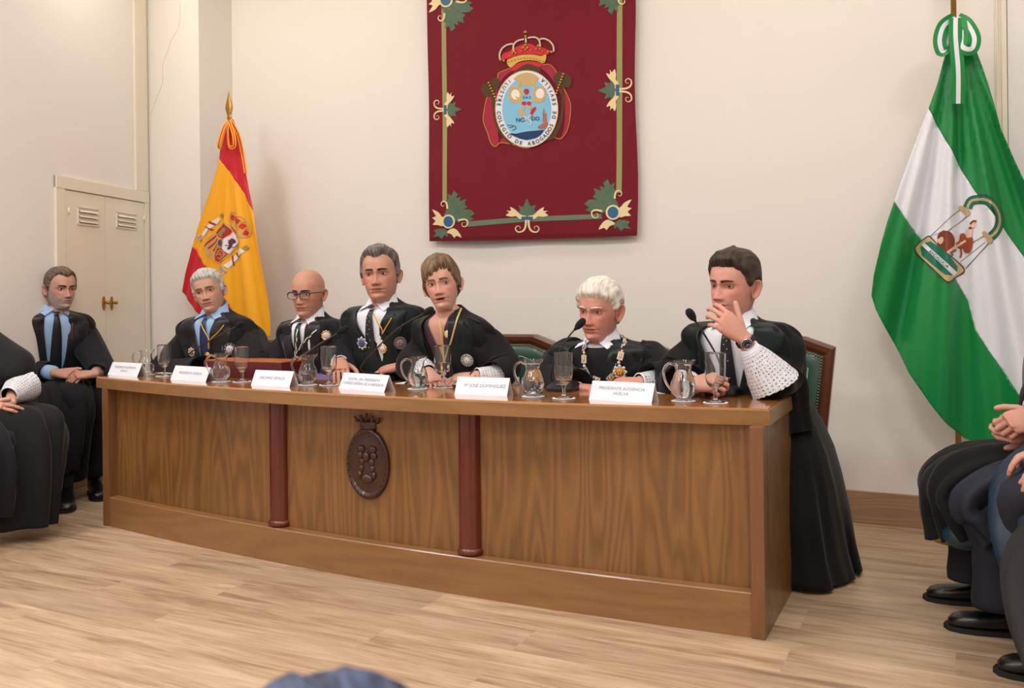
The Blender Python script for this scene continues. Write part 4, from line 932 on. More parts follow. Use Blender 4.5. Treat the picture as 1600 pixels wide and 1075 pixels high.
def add_head(mb, M, P):
    rows, cols = head_rows(), head_cols(); rings, C_ = [], []
    base = tuple(k_*.93 for k_ in P['skin']); lip = P.get('lip', (base[0]*.86, base[1]*.66, base[2]*.66)); brd = P.get('beard'); 
    def mixc(c1, c2, t): return tuple(c1[i]*(1-t)+c2[i]*t for i in range(3))
    for z in rows:
        ring = []
        for a in cols:
            p = headpt(a, z, P); ring.append(M@p); ax = abs(p.x); c = base
            if math.cos(a) > 0:
                red = .30*gs(z+.033, .008)*gs(ax, .016)+.35*gs(ax-.045, .016)*gs(z+.028, .014)
                c = mixc(c, (base[0]*1.02, base[1]*.74, base[2]*.72), min(1, red*P.get('ruddy', 1)))
                c = mixc(c, (base[0]*.82, base[1]*.72, base[2]*.72), .5*gs(ax-.031, .014)*gs(z+.002, .009))  # eye socket shade mixed into the skin colour
                lw = .026*(1-.15*abs(z+.0675)/.006)
                lp = sst(.0085, .0060, abs(z+.0677))*sst(lw, lw-.005, ax); c = mixc(c, lip, lp*.85)
                if P.get('open'): c = mixc(c, (70, 24, 24), sst(.0042, .0025, abs(z+.0683))*sst(.017, .012, ax))
                else: c = mixc(c, (lip[0]*.5, lip[1]*.45, lip[2]*.45), sst(.0016, .0006, abs(z+.0677))*sst(.023, .017, ax)*.55)
                c = mixc(c, (base[0]*.45, base[1]*.32, base[2]*.3), gs(ax-.0075, .0028)*gs(z+.0475, .0014)*.55)  # nostril shading painted into the skin under the nose
            if brd:
                jz = sst(-.030, -.048, z-.030*sst(.045, .072, ax))*sst(-.135, -.118, z)*sst(.045, -.01, p.y); mus = gs(z+.0525, .004)*sst(.030, .022, ax)*(1 if p.y < 0 else 0)
                k = max(jz*(1-.95*gs(ax, .020)*gs(z+.0677, .0042)), mus)*brd[1]; nn = .75+.5*noise.noise(Vector((p.x*300, p.y*300, z*300)))
                c = mixc(c, brd[0], min(1, max(0, k*nn)))
            sp_ = P.get('spots')
            nz = 1+.05*noise.noise(Vector((p.x*40, p.y*40, z*40+P.get('seed', 0)*7))); c = tuple(v*nz for v in c)
            C_.append(srgb(*[max(0, min(255, v)) for v in c]))
        rings.append(ring)
    mb.loft(rings, True, True, True, 0, C_)
    # ears
    for s in (-1, 1):
        R_, V, cc = [], [], []; es = P.get('ear', 1)
        prof = [(0, .002), (.25, .001), (.45, .0015), (.6, .005), (.75, .010), (.88, .0135), (.97, .012), (1.0, .008), (.93, .003), (.8, -.002), (.6, -.008)]
        for rr, h in prof:
            ring = []
            for k in range(28):
                t = 2*PI*k/28; ry, rz = .0165*es, .031*es
                yy = math.cos(t)*ry*max(rr, .02); zz = math.sin(t)*rz*max(rr, .02)
                yy *= (1+.25*math.sin(t)) if yy > 0 else (1+.05*math.sin(t))
                yy += zz*.18
                hh = h*(1 if not (math.cos(t) < -.35 and rr > .5) else .35)+max(0, yy)*.55
                ring.append(M@Vector((s*(.0735+hh), .016+yy, -.012+zz)))
                cc.append(srgb(*[max(0, min(255, v)) for v in (base[0]*.96, base[1]*(.95 if rr > .5 else .76), base[2]*(.93 if rr > .5 else .74))]))
            R_.append(ring)
        mb.loft(R_, True, True, True, 0, cc)
    # eyes and lids
    gz = P.get('gaze', (0, 0)); op = P.get('lid', 1.0)
    for s in (-1, 1):
        c = Vector((s*.0315, -.0600, 0)); r = .0140
        g = Vector((math.sin(gz[0]), -math.cos(gz[0]), math.sin(gz[1]))).normalized()
        u_ = g.cross(Vector((0, 0, 1))).normalized(); v_ = u_.cross(g); rings, cc = [], []
        for ph in (.03, .12, .17, .20, .28, .36, .42, .45, .5, .7, .95, 1.2, 1.6, 2.2, 3.0):
            rings.append([M@(c+(g*math.cos(ph)+(u_*math.cos(t)+v_*math.sin(t))*math.sin(ph))*r*(1.03 if ph < .42 else 1)) for t in [2*PI*k/24 for k in range(24)]])
            col = (10, 8, 8) if ph < .19 else ((P.get('iris', (70, 45, 30))) if ph < .43 else (206, 196, 190)); cc += [srgb(*col)]*24
        mb.loft(rings, True, True, True, 1, cc)
        for up, e0, e1 in ((1, .34*op, 1.35), (-1, .26*op, 1.3)):
            rings, cc = [], []
            for j in range(8):
                tt = j/7; ring = []
                for k in range(19):
                    lo = (-1.25+2.5*k/18); ed = e0*math.cos(lo*1.15)**.8 if abs(lo*1.15) < PI/2 else 0
                    el = up*(ed+(e1-ed)*tt); rr = r+.0013-.0006*tt
                    ring.append(M@(c+Vector((math.sin(lo)*math.cos(el), -math.cos(lo)*math.cos(el), math.sin(el)))*rr))
                    k_ = (.62 if tt < .08 else .90 if up > 0 else .93); cc.append(srgb(*[v*k_ for v in (base[0], base[1]*.92, base[2]*.92)]))
                rings.append(ring)
            mb.loft(rings, False, False, False, 0, cc)
        ln = []
        for k in range(13):
            lo = -1.1+2.2*k/12; el = .34*op*math.cos(lo*1.15)**.8; ln.append(M@(c+Vector((math.sin(lo)*math.cos(el), -math.cos(lo)*math.cos(el), math.sin(el)))*(r+.0018)))
        mb.dc = srgb(50, 32, 26); mb.tube(ln, .0007*P['s'], 5)
def brow(par, M, P, m):
    for s in (-1, 1):
        mb = MB(); rings = []; N = 12
        for i in range(N+1):
            t = i/N; ax = .012+.040*t; zc = .0175+.0055*math.sin(min(1, t*1.25)*PI*.62)-.0035*t+P.get('frown', 0)*(t-.4)*.01
            h = (.0078*(1-t)**.5+.0016)*P.get('browh', 1)
            a = s*math.asin(min(1, (ax/.077)**(1/.9))); ring = []
            for dz, o in ((h*.5, .0004), (h*.2, .0028), (-h*.25, .0026), (-h*.5, .0004)):
                p = headpt(a, zc+dz, P); d = (p-Vector((0, .01, p.z))).normalized(); ring.append(M@(p+d*(o+.0004*math.sin(i*9+dz*4000))))
            rings.append(ring)
        mb.loft(rings, False); mb.c = [(t_[0]*200, t_[1]*60, t_[2]*300, 1) for t_ in mb.v]
        obj('eyebrow', mb, m, par, smooth=True, nofix=True)
def add_hair(par, M, P, m):
    H_ = P['hair']; cols = [-PI+2*PI*k/120 for k in range(120)]; zmin = min(H_['hl'][1])-.012
    rows = [.03+.088*math.cos(q) for q in [.04+.05*k for k in range(30)]]
    z = rows[-1]-.004
    while z > zmin: rows.append(z); z -= .0035
    rings, cc = [], []; sd = P.get('seed', 0)*3.1
    for z in rows:
        ring = []
        for a in cols:
            da = abs(math.degrees(a)); hl = cr(H_['hl'][0], H_['hl'][1], da)
            if 'hlR' in H_ and a < 0: hl = cr(H_['hlR'][0], H_['hlR'][1], da)
            hl += .004*noise.noise(Vector((a*14, 3, sd)))+H_.get('jag', 0)*noise.noise(Vector((a*26, 9, sd)))
            p = headpt(a, z, P); mk = sst(0, H_.get('edge', .010), z-hl)
            top = sst(.03, .10, z); th = H_['side']*(1-top)+H_['top']*top
            th += H_.get('quiff', 0)*gs(z-.088, .020)*sst(.2, .9, math.cos(a))*(1+.3*math.sin(a*3+1))
            th += H_.get('back', 0)*sst(.2, 1, -math.cos(a))*gs(z-.03, .05)
            if H_.get('part'):
                th -= .005*gs(p.x-H_['part'], .004)*top
            st = noise.noise(Vector((p.x*130+z*30*math.copysign(1, p.x), p.y*18, z*26+sd)))*.5+noise.noise(Vector((p.x*45, p.y*22, z*30+sd)))
            th *= 1+.28*st
            d = (p-Vector((0, .012, .0 if z > 0 else z*.8))).normalized()
            q = p+d*(th*mk-.0035*(1-mk))
            ring.append(M@q)
            fl = H_.get('flow', 'back')
            cc.append((p.x*170+p.z*20, p.y*22, p.z*30, 1) if fl == 'back' else (p.x*24, p.y*60+p.x*40, p.z*16+a*16, 1))
        rings.append(ring)
    mb = MB(); mb.loft(rings, True, True, False, 0, cc)
    return obj('hair', mb, m, par, smooth=True, nofix=False)
def remesh(mb, vox, sm=3, fac=.5):
    me = bpy.data.meshes.new('t'); me.from_pydata([tuple(v) for v in mb.v], [], mb.f); me.update()
    bm = bmesh.new(); bm.from_mesh(me); bmesh.ops.recalc_face_normals(bm, faces=bm.faces); bm.to_mesh(me); bm.free()
    o = bpy.data.objects.new('t', me); C.objects.link(o)
    m = o.modifiers.new('r', 'REMESH'); m.mode = 'VOXEL'; m.voxel_size = vox; m.adaptivity = 0
    if sm: s = o.modifiers.new('s', 'SMOOTH'); s.factor = fac; s.iterations = sm
    e = o.evaluated_get(bpy.context.evaluated_depsgraph_get()); me2 = bpy.data.meshes.new_from_object(e)
    V = [v.co.copy() for v in me2.vertices]; Fc = [tuple(p.vertices) for p in me2.polygons]
    bpy.data.objects.remove(o); bpy.data.meshes.remove(me); bpy.data.meshes.remove(me2)
    return V, Fc
FB = {'i': (.028, .086, .042, .026, .022), 'm': (.0085, .091, .046, .029, .023), 'r': (-.0115, .086, .042, .027, .022), 'l': (-.030, .076, .034, .021, .020)}
def hand(mb, wrist, fwd, back, side, curl, skin, s=1., spread=.06, thumb=(.75, .65, -.25), tb=.3, vox=.0022, fore=None):
    """wrist point, direction to the knuckles, direction the back of the hand faces, side +1: thumb lies on +x"""
    fwd = Vector(fwd).normalized(); back = Vector(back); back = (back-fwd*back.dot(fwd)).normalized(); xx = fwd.cross(back)*side
    M = Matrix((xx, fwd, back)).transposed()
    W = lambda p: Vector(wrist)+(M@Vector(p))*s
    h = MB(); rings = []
    for y, w, t, z in ((-.02, .026, .019, 0), (0, .026, .019, 0), (.02, .032, .018, 0), (.045, .038, .0165, .001), (.07, .0405, .0145, .002), (.088, .039, .012, .001), (.098, .034, .009, -.001)):
        rings.append([W((math.copysign(abs(math.cos(a))**.75, math.cos(a))*w-.001, y-.010*(math.cos(a) < -.5)*(y > .08), z+math.copysign(abs(math.sin(a))**.8, math.sin(a))*t)) for a in [2*PI*k/20 for k in range(20)]])
    h.loft(rings); nails = []
    h.ell(W((.026, .030, -.010)), tuple(k*s for k in (.016, .024, .013)), 12, 8, rot=M)
    for i, f in enumerate('imrl'):
        bx, by, l1, l2, l3 = FB[f]; c1, c2, c3 = curl[i] if hasattr(curl[0], '__len__') else (curl[i], curl[i]*1.15, curl[i]*.7)
        sp_ = spread*(1.2-i*.85); p = Vector((bx, by-.008, 0)); d = 0; pts = [p.copy()]; dirs = []
        for L, c in ((l1+.008, c1), (l2, c2), (l3, c3)):
            d += c; v = Vector((math.sin(sp_)*math.cos(d), math.cos(d)*math.cos(sp_), -math.sin(d))); p = p+v*L; pts.append(p.copy()); dirs.append(v)
        r0 = .0092 if f != 'l' else .0078; q = []; rr = []
        for j in range(3):
            for t in (0, .5): q.append(pts[j].lerp(pts[j+1], t)); rr.append((r0*(1-.10*(j+t)))*(1.06 if t == 0 and j else .98))
        q.append(pts[3]); rr.append(r0*.70); q.append(pts[3]+dirs[2]*.004); rr.append(r0*.35)
        h.tube([W(k) for k in q], [k*s for k in rr], 10)
        nn = Vector((0, math.sin(d), math.cos(d))); nails.append((pts[3]-dirs[2]*.004+nn*r0*.62, dirs[2], nn, r0*.62))
    td = Vector(thumb).normalized(); p0 = Vector((.020, .014, -.008)); p1 = p0+td*.040
    ax_ = Vector((0, 0, 1)); ben = Vector((-.4, .8, -.35*tb)).normalized(); d2 = (td*(1-tb)+ben*tb).normalized(); d3 = (td*(1-1.5*tb)+ben*1.5*tb).normalized()
    p2 = p1+d2*.033; p3 = p2+d3*.025
    h.tube([W(k) for k in (p0, p0.lerp(p1, .5), p1, p1.lerp(p2, .5), p2, p2.lerp(p3, .6), p3, p3+d3*.004)], [k*s for k in (.013, .013, .0115, .0105, .0108, .0098, .0075, .0035)], 12)
    if fore is not None: h.tube([W((0, 0, 0)), Vector(wrist).lerp(Vector(fore), .35), Vector(wrist).lerp(Vector(fore), .8)], [.0235*s, .030*s, .038*s], 14)
    V, Fc = remesh(h, vox, 3, .45); col = []; skin = tuple(k_*.94 for k_ in skin)
    kn = [W((FB[f][0], FB[f][1], .008)) for f in 'imrl']
    for v in V:
        dk = min((v-k).length for k in kn); t = .35*gs(dk, .010)+.12*noise.noise(v*60)
        col.append(srgb(*[max(0, min(255, skin[i]*(1-t*(0, .22, .24)[i]))) for i in range(3)]))
    mb.add(V, Fc, 0, col)
    for c, d, nn, r in nails:
        u_ = d.cross(nn).normalized(); P_ = [W(c+u_*math.cos(t)*r+d*math.sin(t)*r*1.35-nn*abs(math.cos(t))*r*.35+nn*.0012) for t in [2*PI*k/12 for k in range(12)]]
        mb.add(P_+[W(c+nn*.0022)], [(k, (k+1) % 12, 12) for k in range(12)], 0, [srgb(min(255, skin[0]*1.06), min(255, skin[1]*.98), min(255, skin[2]*.98))]*13)
class Torso:
    K = [(.064, .062, 0), (.100, .082, -.016), (.152, .100, -.031), (.198, .112, -.052), (.226, .120, -.090), (.236, .128, -.155), (.240, .136, -.26), (.232, .142, -.36), (.236, .158, -.47)]
    def __init__(s, N, H, fwd, sw=1., sd=1., seed=0, fold=.009):
        s.N = Vector(N); s.H = Vector(H); s.f = Vector((fwd[0], fwd[1], 0)).normalized(); s.l = Vector((-s.f.y, s.f.x, 0)); s.A = (s.H-s.N); L = s.A.length; s.A.normalize(); s.sc = L/.47; s.sw, s.sd, s.seed, s.fold = sw, sd, seed, fold
        s.lift = 0
    def ring(s, k):
        i = min(int(k), 7); t = k-i; g = lambda j: cr(list(range(9)), [q[j] for q in s.K], k)
        return g(0), g(1), g(2)
    def surf(s, a, k, off=0, folds=True):
        w, d, z = s.ring(k); kk = 1-.0*k
        sa, ca = math.sin(a), math.cos(a); p = .86
        n_ = 0
        if folds and s.fold:
            n_ = s.fold*sst(1.2, 4, k)*(1.0*math.sin(a*9+s.seed+1.2*math.sin(k*1.1+s.seed))+.8*math.sin(a*17-k*.8+s.seed*2)+1.3*noise.noise(Vector((a*2.2, k*.7, s.seed))))
        wx = (w*s.sw if k > .5 else w*(1+(s.sw-1)*k))+off+n_; dy = d*s.sd+off+n_
        zz = z*(s.sc if k > 4 else 1+(s.sc-1)*k/4)
        # shoulders slope a little at the sides, chest lies forward
        c = s.N+s.A*(-zz)+UP*(s.lift*sst(.5, 3.2, k)*min(1, abs(sa))**1.3+.040*(1-ca)*.5*max(0, 1-k/3.0))
        return c+s.l*(wx*math.copysign(abs(sa)**p, sa))+s.f*(dy*math.copysign(abs(ca)**.9, ca)+.012*gs(k-5, 2))
    def hit(s, u, v, off=.004):
        best = None; A0, A1, K0, K1, n = -1.5, 1.5, 0., 8., 40
        for it in range(3):
            for i in range(n+1):
                for j in range(n+1):
                    a = A0+(A1-A0)*i/n; k = K0+(K1-K0)*j/n
                    if not 0 <= k <= 8: continue
                    q = proj(s.surf(a, k, off, False)); e = (q[0]-u)**2+(q[1]-v)**2
                    if best is None or e < best[0]: best = (e, a, k)
            da, dk = (A1-A0)/12, (K1-K0)/12; A0, A1, K0, K1, n = best[1]-da, best[1]+da, best[2]-dk, best[2]+dk, 16
        return best[1], best[2]
    def pt(s, u, v, off=.004): a, k = s.hit(u, v, off); return s.surf(a, k, off, False)
    def nrm(s, a, k):
        p = s.surf(a, k, 0, False); q = s.surf(a+.02, k, 0, False); r = s.surf(a, k+.05, 0, False); n = (q-p).cross(r-p).normalized()
        return n if n.dot(p-(s.N+s.A*.2)) > 0 else -n
def VT(tab): return lambda k: math.radians(cr([t[0] for t in tab], [t[1] for t in tab], k))
def robe_shell(par, T, VL, VR, mats, name='robe', off=.0, kmax=8, lap=.0, k0=0., th=.006, lapel=None, lapw=28, nk=34, na=72):
    rows = []; 
    for i in range(nk+1):
        k = k0+(kmax-k0)*i/nk; aL, aR = VL(k), VR(k); row = []
        for j in range(na+1): a = aL+(2*PI-aL-aR)*j/na; row.append((a, k))
        rows.append(row)
    mb = MB(); out = [[T.surf(a, k, off) for a, k in r] for r in rows]; inn = [[T.surf(a, k, off-th) for a, k in r] for r in rows]
    rings = [o+list(reversed(i)) for o, i in zip(out, inn)]
    mb.loft(rings, True, True, True); o = obj(name, mb, mats, par, smooth=True, angle=70)
    if lapel:
        for sgn, VV in ((1, VL), (-1, VR)):
            mb = MB(); R_ = []
            for i in range(nk+1):
                k = k0+.02+(kmax-k0-.1)*i/nk; a0 = VV(k)-.01; lw = math.radians(lapw)*sst(-1.5, 1.8, k)*(1-.25*sst(4, 8, k)); r = [T.surf(sgn*(a0+lw*t), k, off+.0045*(1 if 0 < t < 1 else .3)) for t in (0, .03, .3, .6, .96, 1)]
                R_.append(r)
            mb.loft(R_, False, False, False); obj('lapel', mb, lapel, o, smooth=True, angle=60)
    return o
def sleeve(par, T, pts, rads, mat_, seed=0, flat=1.15, name='sleeve', amp=.10, open_=True):
    P = catmull(pts, 10); n = len(P); xs_ = [i/(len(rads)-1) for i in range(len(rads))]; R_ = [cr(xs_, rads, i/(n-1)) for i in range(n)]
    mb = MB(); seg = 40; rings = []; u = None
    for i, p in enumerate(P):
        t = (P[min(i+1, n-1)]-P[max(i-1, 0)]).normalized()
        if u is None: ref = Vector((0, 0, 1)) if abs(t.z) < .9 else Vector((0, 1, 0)); u = (ref-t*ref.dot(t)).normalized()
        else: u = (u-t*u.dot(t)).normalized()
        w = t.cross(u); ring = []
        for k in range(seg):
            a = 2*PI*k/seg; f = 1+amp*(math.sin(i*.55+2*math.sin(a+seed)+seed)*.5+noise.noise(Vector((math.cos(a)*1.6+seed, math.sin(a)*1.6, i*.16)))*1.2)*sst(0, 5, i)
            ring.append(p+u*math.cos(a)*R_[i]*f*flat+w*math.sin(a)*R_[i]*f)
        rings.append(ring)
    if open_:
        c = P[-1]; last = rings[-1]; t = (P[-1]-P[-3]).normalized()
        rings.append([c+(q-c)*.93 for q in last]); rings.append([c-t*.05+(q-c)*.80 for q in last])
    mb.loft(rings, True, True, True); return obj(name, mb, mat_, par, smooth=True)
def lacemat():
    m = bpy.data.materials.new('white lace'); m.use_nodes = True; n = m.node_tree.nodes; l = m.node_tree.links; b = n['Principled BSDF']
    b.inputs['Roughness'].default_value = .8
    uv = n.new('ShaderNodeUVMap'); uv.uv_map = 'UVMap'
    sp_ = n.new('ShaderNodeSeparateXYZ'); l.new(uv.outputs[0], sp_.inputs[0])
    vo = n.new('ShaderNodeTexVoronoi'); vo.feature = 'F1'; vo.inputs['Scale'].default_value = 1; vo.inputs['Randomness'].default_value = .15
    mp = n.new('ShaderNodeMapping'); mp.inputs['Scale'].default_value = (80, 80, 1); l.new(uv.outputs[0], mp.inputs[0]); l.new(mp.outputs[0], vo.inputs['Vector'])
    vb = n.new('ShaderNodeTexVoronoi'); vb.feature = 'F1'; vb.inputs['Randomness'].default_value = .5; mp2 = n.new('ShaderNodeMapping'); mp2.inputs['Scale'].default_value = (17, 17, 1); l.new(uv.outputs[0], mp2.inputs[0]); l.new(mp2.outputs[0], vb.inputs['Vector'])
    # rings inside each big cell
    mu = n.new('ShaderNodeMath'); mu.operation = 'MULTIPLY'; mu.inputs[1].default_value = 20; l.new(vb.outputs['Distance'], mu.inputs[0])
    si = n.new('ShaderNodeMath'); si.operation = 'SINE'; l.new(mu.outputs[0], si.inputs[0])
    g1 = n.new('ShaderNodeMath'); g1.operation = 'GREATER_THAN'; g1.inputs[1].default_value = .15; l.new(si.outputs[0], g1.inputs[0])
    g2 = n.new('ShaderNodeMath'); g2.operation = 'LESS_THAN'; g2.inputs[1].default_value = .30; l.new(vo.outputs['Distance'], g2.inputs[0])
    an_ = n.new('ShaderNodeMath'); an_.operation = 'MULTIPLY'; l.new(g1.outputs[0], an_.inputs[0]); l.new(g2.outputs[0], an_.inputs[1])
    sc2 = n.new('ShaderNodeMath'); sc2.operation = 'MULTIPLY'; sc2.inputs[1].default_value = .85; l.new(an_.outputs[0], sc2.inputs[0])
    b.inputs['Base Color'].default_value = srgb(228, 230, 236)
    inv = n.new('ShaderNodeMath'); inv.operation = 'SUBTRACT'; inv.inputs[0].default_value = 1; l.new(sc2.outputs[0], inv.inputs[1]); l.new(inv.outputs[0], b.inputs['Alpha'])
    bp = n.new('ShaderNodeBump'); bp.inputs['Strength'].default_value = .6; bp.inputs['Distance'].default_value = .002; l.new(si.outputs[0], bp.inputs['Height']); l.new(bp.outputs[0], b.inputs['Normal'])
    return m
laceM = lacemat()
def lace_cuff(par, w, e, L, r0, r1, seed=0, flat=1., upv=(0, 0, 1)):
    """white lace cuff: from the wrist w back towards the elbow e"""
    w, e = Vector(w), Vector(e); t = (e-w).normalized(); u = Vector(upv); u = (u-t*u.dot(t)).normalized(); v = t.cross(u); seg = 64; N = 22; V, UV, Fc = [], [], []
    for i in range(N+1):
        s_ = i/N; r = r0+(r1-r0)*s_**.8
        for k in range(seg+1):
            a = 2*PI*k/seg; sc_ = 1+.05*noise.noise(Vector((math.cos(a)*2, math.sin(a)*2, s_*2+seed)))
            ln = L*(s_+(.035*abs(math.sin(a*12)) if i == N else 0)+.05*s_*math.sin(a*2+seed))
            V.append(w+t*ln+(u*math.cos(a)*flat+v*math.sin(a))*r*sc_); UV.append((a/(2*PI)*2*PI*(r0+r1)/2*1.0+seed, ln))
    n = seg+1
    for i in range(N):
        for k in range(seg): Fc.append((i*n+k, i*n+k+1, (i+1)*n+k+1, (i+1)*n+k))
    mb = MB(); mb.add(V, Fc); mb.uv = UV; o = obj('lace_cuff', mb, laceM, par, smooth=True, nofix=True)
    mb = MB().loft([[w+t*(L*.97*q)+(u*math.cos(2*PI*k/40)*flat+v*math.sin(2*PI*k/40))*(r0+(r1-r0)*q**.8)*.90 for k in range(40)] for q in (0, .25, .5, .75, 1)], True, False, False); obj('cuff_lining', mb, robeM, o, smooth=True)
    mb = MB(); mb.tube([w+t*.002+(u*math.cos(2*PI*k/24)*flat+v*math.sin(2*PI*k/24))*r0 for k in range(25)], .003, 6); obj('cuff_band', mb, whiteShirt, o, smooth=True)
    return o
whiteShirt = mat('white shirt cotton', (222, 226, 236), .8, bump=.05, bscale=200); blueShirt = mat('light blue shirt cotton', (150, 182, 222), .8, bump=.05, bscale=200)
robeM = mat('black robe wool', (13, 13, 16), .85, sheen=.08, bump=.06, bscale=260, spec=.3); suitM = mat('charcoal suit wool', (18, 19, 26), .85, sheen=.08, bump=.05, bscale=300, spec=.3)
satinB = mat('dark green black satin lapel', (12, 27, 29), .5, spec=.35, bump=.05, bscale=90); satinK = mat('black satin lapel', (20, 21, 26), .42, spec=.4, sheen=.2)
navyT = mat('navy silk tie', (30, 46, 84), .5); blackT = mat('black silk tie', (18, 20, 28), .5); goldM = mat('polished gold', (222, 176, 78), .3, metal=.85); silverM = mat('silver enamel', (214, 214, 220), .32, metal=.4)
shoeM = mat('black shoe leather', (14, 14, 17), .34, coat=.15, bump=.03, bscale=120); soleM = mat('black rubber sole', (18, 17, 18), .7); sockM = mat('black sock', (16, 16, 20), .95)
def shirt(par, T, m, tie=None, kk=7, collar=(30, 1.9), off=-.010, spots=False):
    z0 = lambda k: 0
    mb = MB(); R_ = [[T.surf(a, k, off-.012*sst(.8, 2, k)*sst(.2, .8, abs(a))-.016*sst(.55, 1.0, abs(a)), False) for a in [-1.7+3.4*j/40 for j in range(41)]] for k in [i*kk/24 for i in range(25)]]
    mb.loft(R_, False, False, False); sh_ = obj('shirt', mb, m, par, smooth=True)
    # stand collar and its two points
    mb = MB(); R_ = []
    for dz, of in ((-.030, .004), (-.005, -.004), (.026, -.008), (.030, -.010), (.026, -.013), (-.03, -.012)):
        R_.append([T.surf(a, 0, of, False)+UP*(dz+.010*(-math.cos(a))) for a in [.10+(2*PI-.2)*j/40 for j in range(41)]])
    mb.loft(R_, False); 
    for s in (-1, 1):
        pl_ = []
        for a, k, dz, of in ((.08, 0, .010, .004), (.9, 0, .030, .000), (1.7, 0, .030, 0), (1.6, .25, -.008, .009), (.85, .75, -.004, .012), (.42, 1.75, -.006, .010)):
            pl_.append(T.surf(s*a, k, of, False)+UP*dz)
        c = T.surf(s*.6, .35, .010, False)+UP*.004; n = len(pl_)
        c2 = c-T.f*.004; mb.add(pl_+[c]+[q-T.f*.003 for q in pl_]+[c2], [(i, (i+1) % n, n) for i in range(n)]+[(n+1+(i+1) % n, n+1+i, 2*n+1) for i in range(n)]+[(i, (i+1) % n, n+1+(i+1) % n, n+1+i) for i in range(n)])
    obj('collar', mb, m, sh_, smooth=True, angle=40)
    if tie:
        mb = MB(); R_ = []
        for k, w in ((.55, .010), (.7, .019), (1.0, .017), (1.35, .011), (1.45, .010)):
            c = T.surf(0, k, .012, False)+UP*.006; R_.append([c+T.l*math.cos(t)*w+T.f*math.sin(t)*(.010 if k < 1.4 else .006) for t in [2*PI*j/14 for j in range(14)]])
        mb.loft(R_)
        R_ = []
        for i in range(16):
            k = 1.35+(kk-1.6)*i/15; w = .012+.020*sst(0, 1, i/15); c = T.surf(0, k, off+.008, False); R_.append([c-T.l*w, c-T.l*w*.5+T.f*.005, c+T.f*.007, c+T.l*w*.5+T.f*.005, c+T.l*w, c-T.f*.002])
        mb.loft(R_); to = obj('tie', mb, tie, par, smooth=True, angle=50)
        if spots:
            for i in range(14):
                k = 1.5+(kk-2.2)*i/14; c = T.surf(0, k, off+.0145, False)+T.l*((-1)**i*.006); obj('tie_dot', MB().ell(c, (.0022, .0015, .0022), 8, 5), silverM, to, smooth=True)
    return sh_
def badge(par, T, u, v, r, label, kind='round', ms=None, off=.008):
    a, k = T.hit(u, v, off); c = T.surf(a, k, off, True); n = T.nrm(a, k); up = (UP-n*UP.dot(n)).normalized(); rt = up.cross(n); ms = ms or (silverM, goldM); c = c+n*.003
    W = lambda x, y, z: c+rt*x+up*y+n*z
    mb = MB(); N = 48
    if kind == 'round': f = lambda t: r
    elif kind == 'star': f = lambda t: r*(.72+.30*abs(math.cos(t*4))**1.5)
    else: f = lambda t: r*(.84+.16*abs(math.sin(t*5)))
    R_ = [[W(math.cos(t)*f(t)*q, math.sin(t)*f(t)*q, z) for t in [2*PI*j/N for j in range(N)]] for q, z in ((1, 0), (1, .003), (.9, .005), (.75, .0035))]
    mb.loft(R_, True, True, True); o = obj('medal', mb, ms[0], par, angle=30); o['label'] = label
    mb = MB(); R_ = [[W(math.cos(t)*r*q, math.sin(t)*r*q, z) for t in [2*PI*j/32 for j in range(32)]] for q, z in ((.62, .0035), (.60, .0055), (.45, .007), (.2, .009), (.02, .0095))]
    mb.loft(R_, True, True, True)
    for j in range(10): t = 2*PI*j/10; mb.ell(W(math.cos(t)*r*.80, math.sin(t)*r*.80, .005), (r*.07,)*3, 8, 5)
    for j in range(5): t = 2*PI*j/5+.3; mb.ell(W(math.cos(t)*r*.25, math.sin(t)*r*.25, .009), (r*.12, r*.10, r*.14), 8, 5)
    obj('medal_centre', mb, ms[1], o, smooth=True, angle=40)
    return o
def cord(par, T, px, r, m, name='necklace', off=.016, pendant=None):
    pts = [T.pt(u, v, off) for u, v in px]; mb = MB().tube(catmull(pts, 6), r, 8, flat=1.3); return obj(name, mb, m, par, smooth=True)
def glasses_(par, M, P):
    blk_ = mat('black spectacle frame', (18, 18, 20), .3); g = MB(); lens = []
    for s in (-1, 1):
        L = [(s*.0335+math.copysign(abs(math.cos(t))**.6, math.cos(t))*.0265, -.0035+math.copysign(abs(math.sin(t))**.7, math.sin(t))*.0175) for t in [2*PI*k/36 for k in range(37)]]
        Y = lambda x: -.103+.22*max(0, abs(x)-.02)**1.0*.45
        g.tube([M@Vector((x, Y(x), z)) for x, z in L], [.0014+.0018*(z > .0) for x, z in L], 8)
        lens.append([M@Vector((x, Y(x), z)) for x, z in L[:-1]])
        g.tube([M@Vector(p) for p in ((s*.060, -.089, .006), (s*.070, -.075, .007), (s*.078, -.02, .006), (s*.080, .010, .002), (s*.079, .022, -.012))], .0017, 8)
    g.tube([M@Vector(p) for p in ((-.008, -.104, .003), (0, -.1065, .005), (.008, -.104, .003))], .0016, 8)
    o = obj('glasses', g, blk_, par, smooth=True)
    for L in lens:
        mb = MB(); n = len(L); dd = (M.to_3x3()@Vector((0, 1, 0))).normalized()*.0012; mb.add(L+[p+dd for p in L], [tuple(range(n)), tuple(range(2*n-1, n-1, -1))]+[(i, (i+1) % n, n+(i+1) % n, n+i) for i in range(n)]); obj('lens', mb, glassM, o)
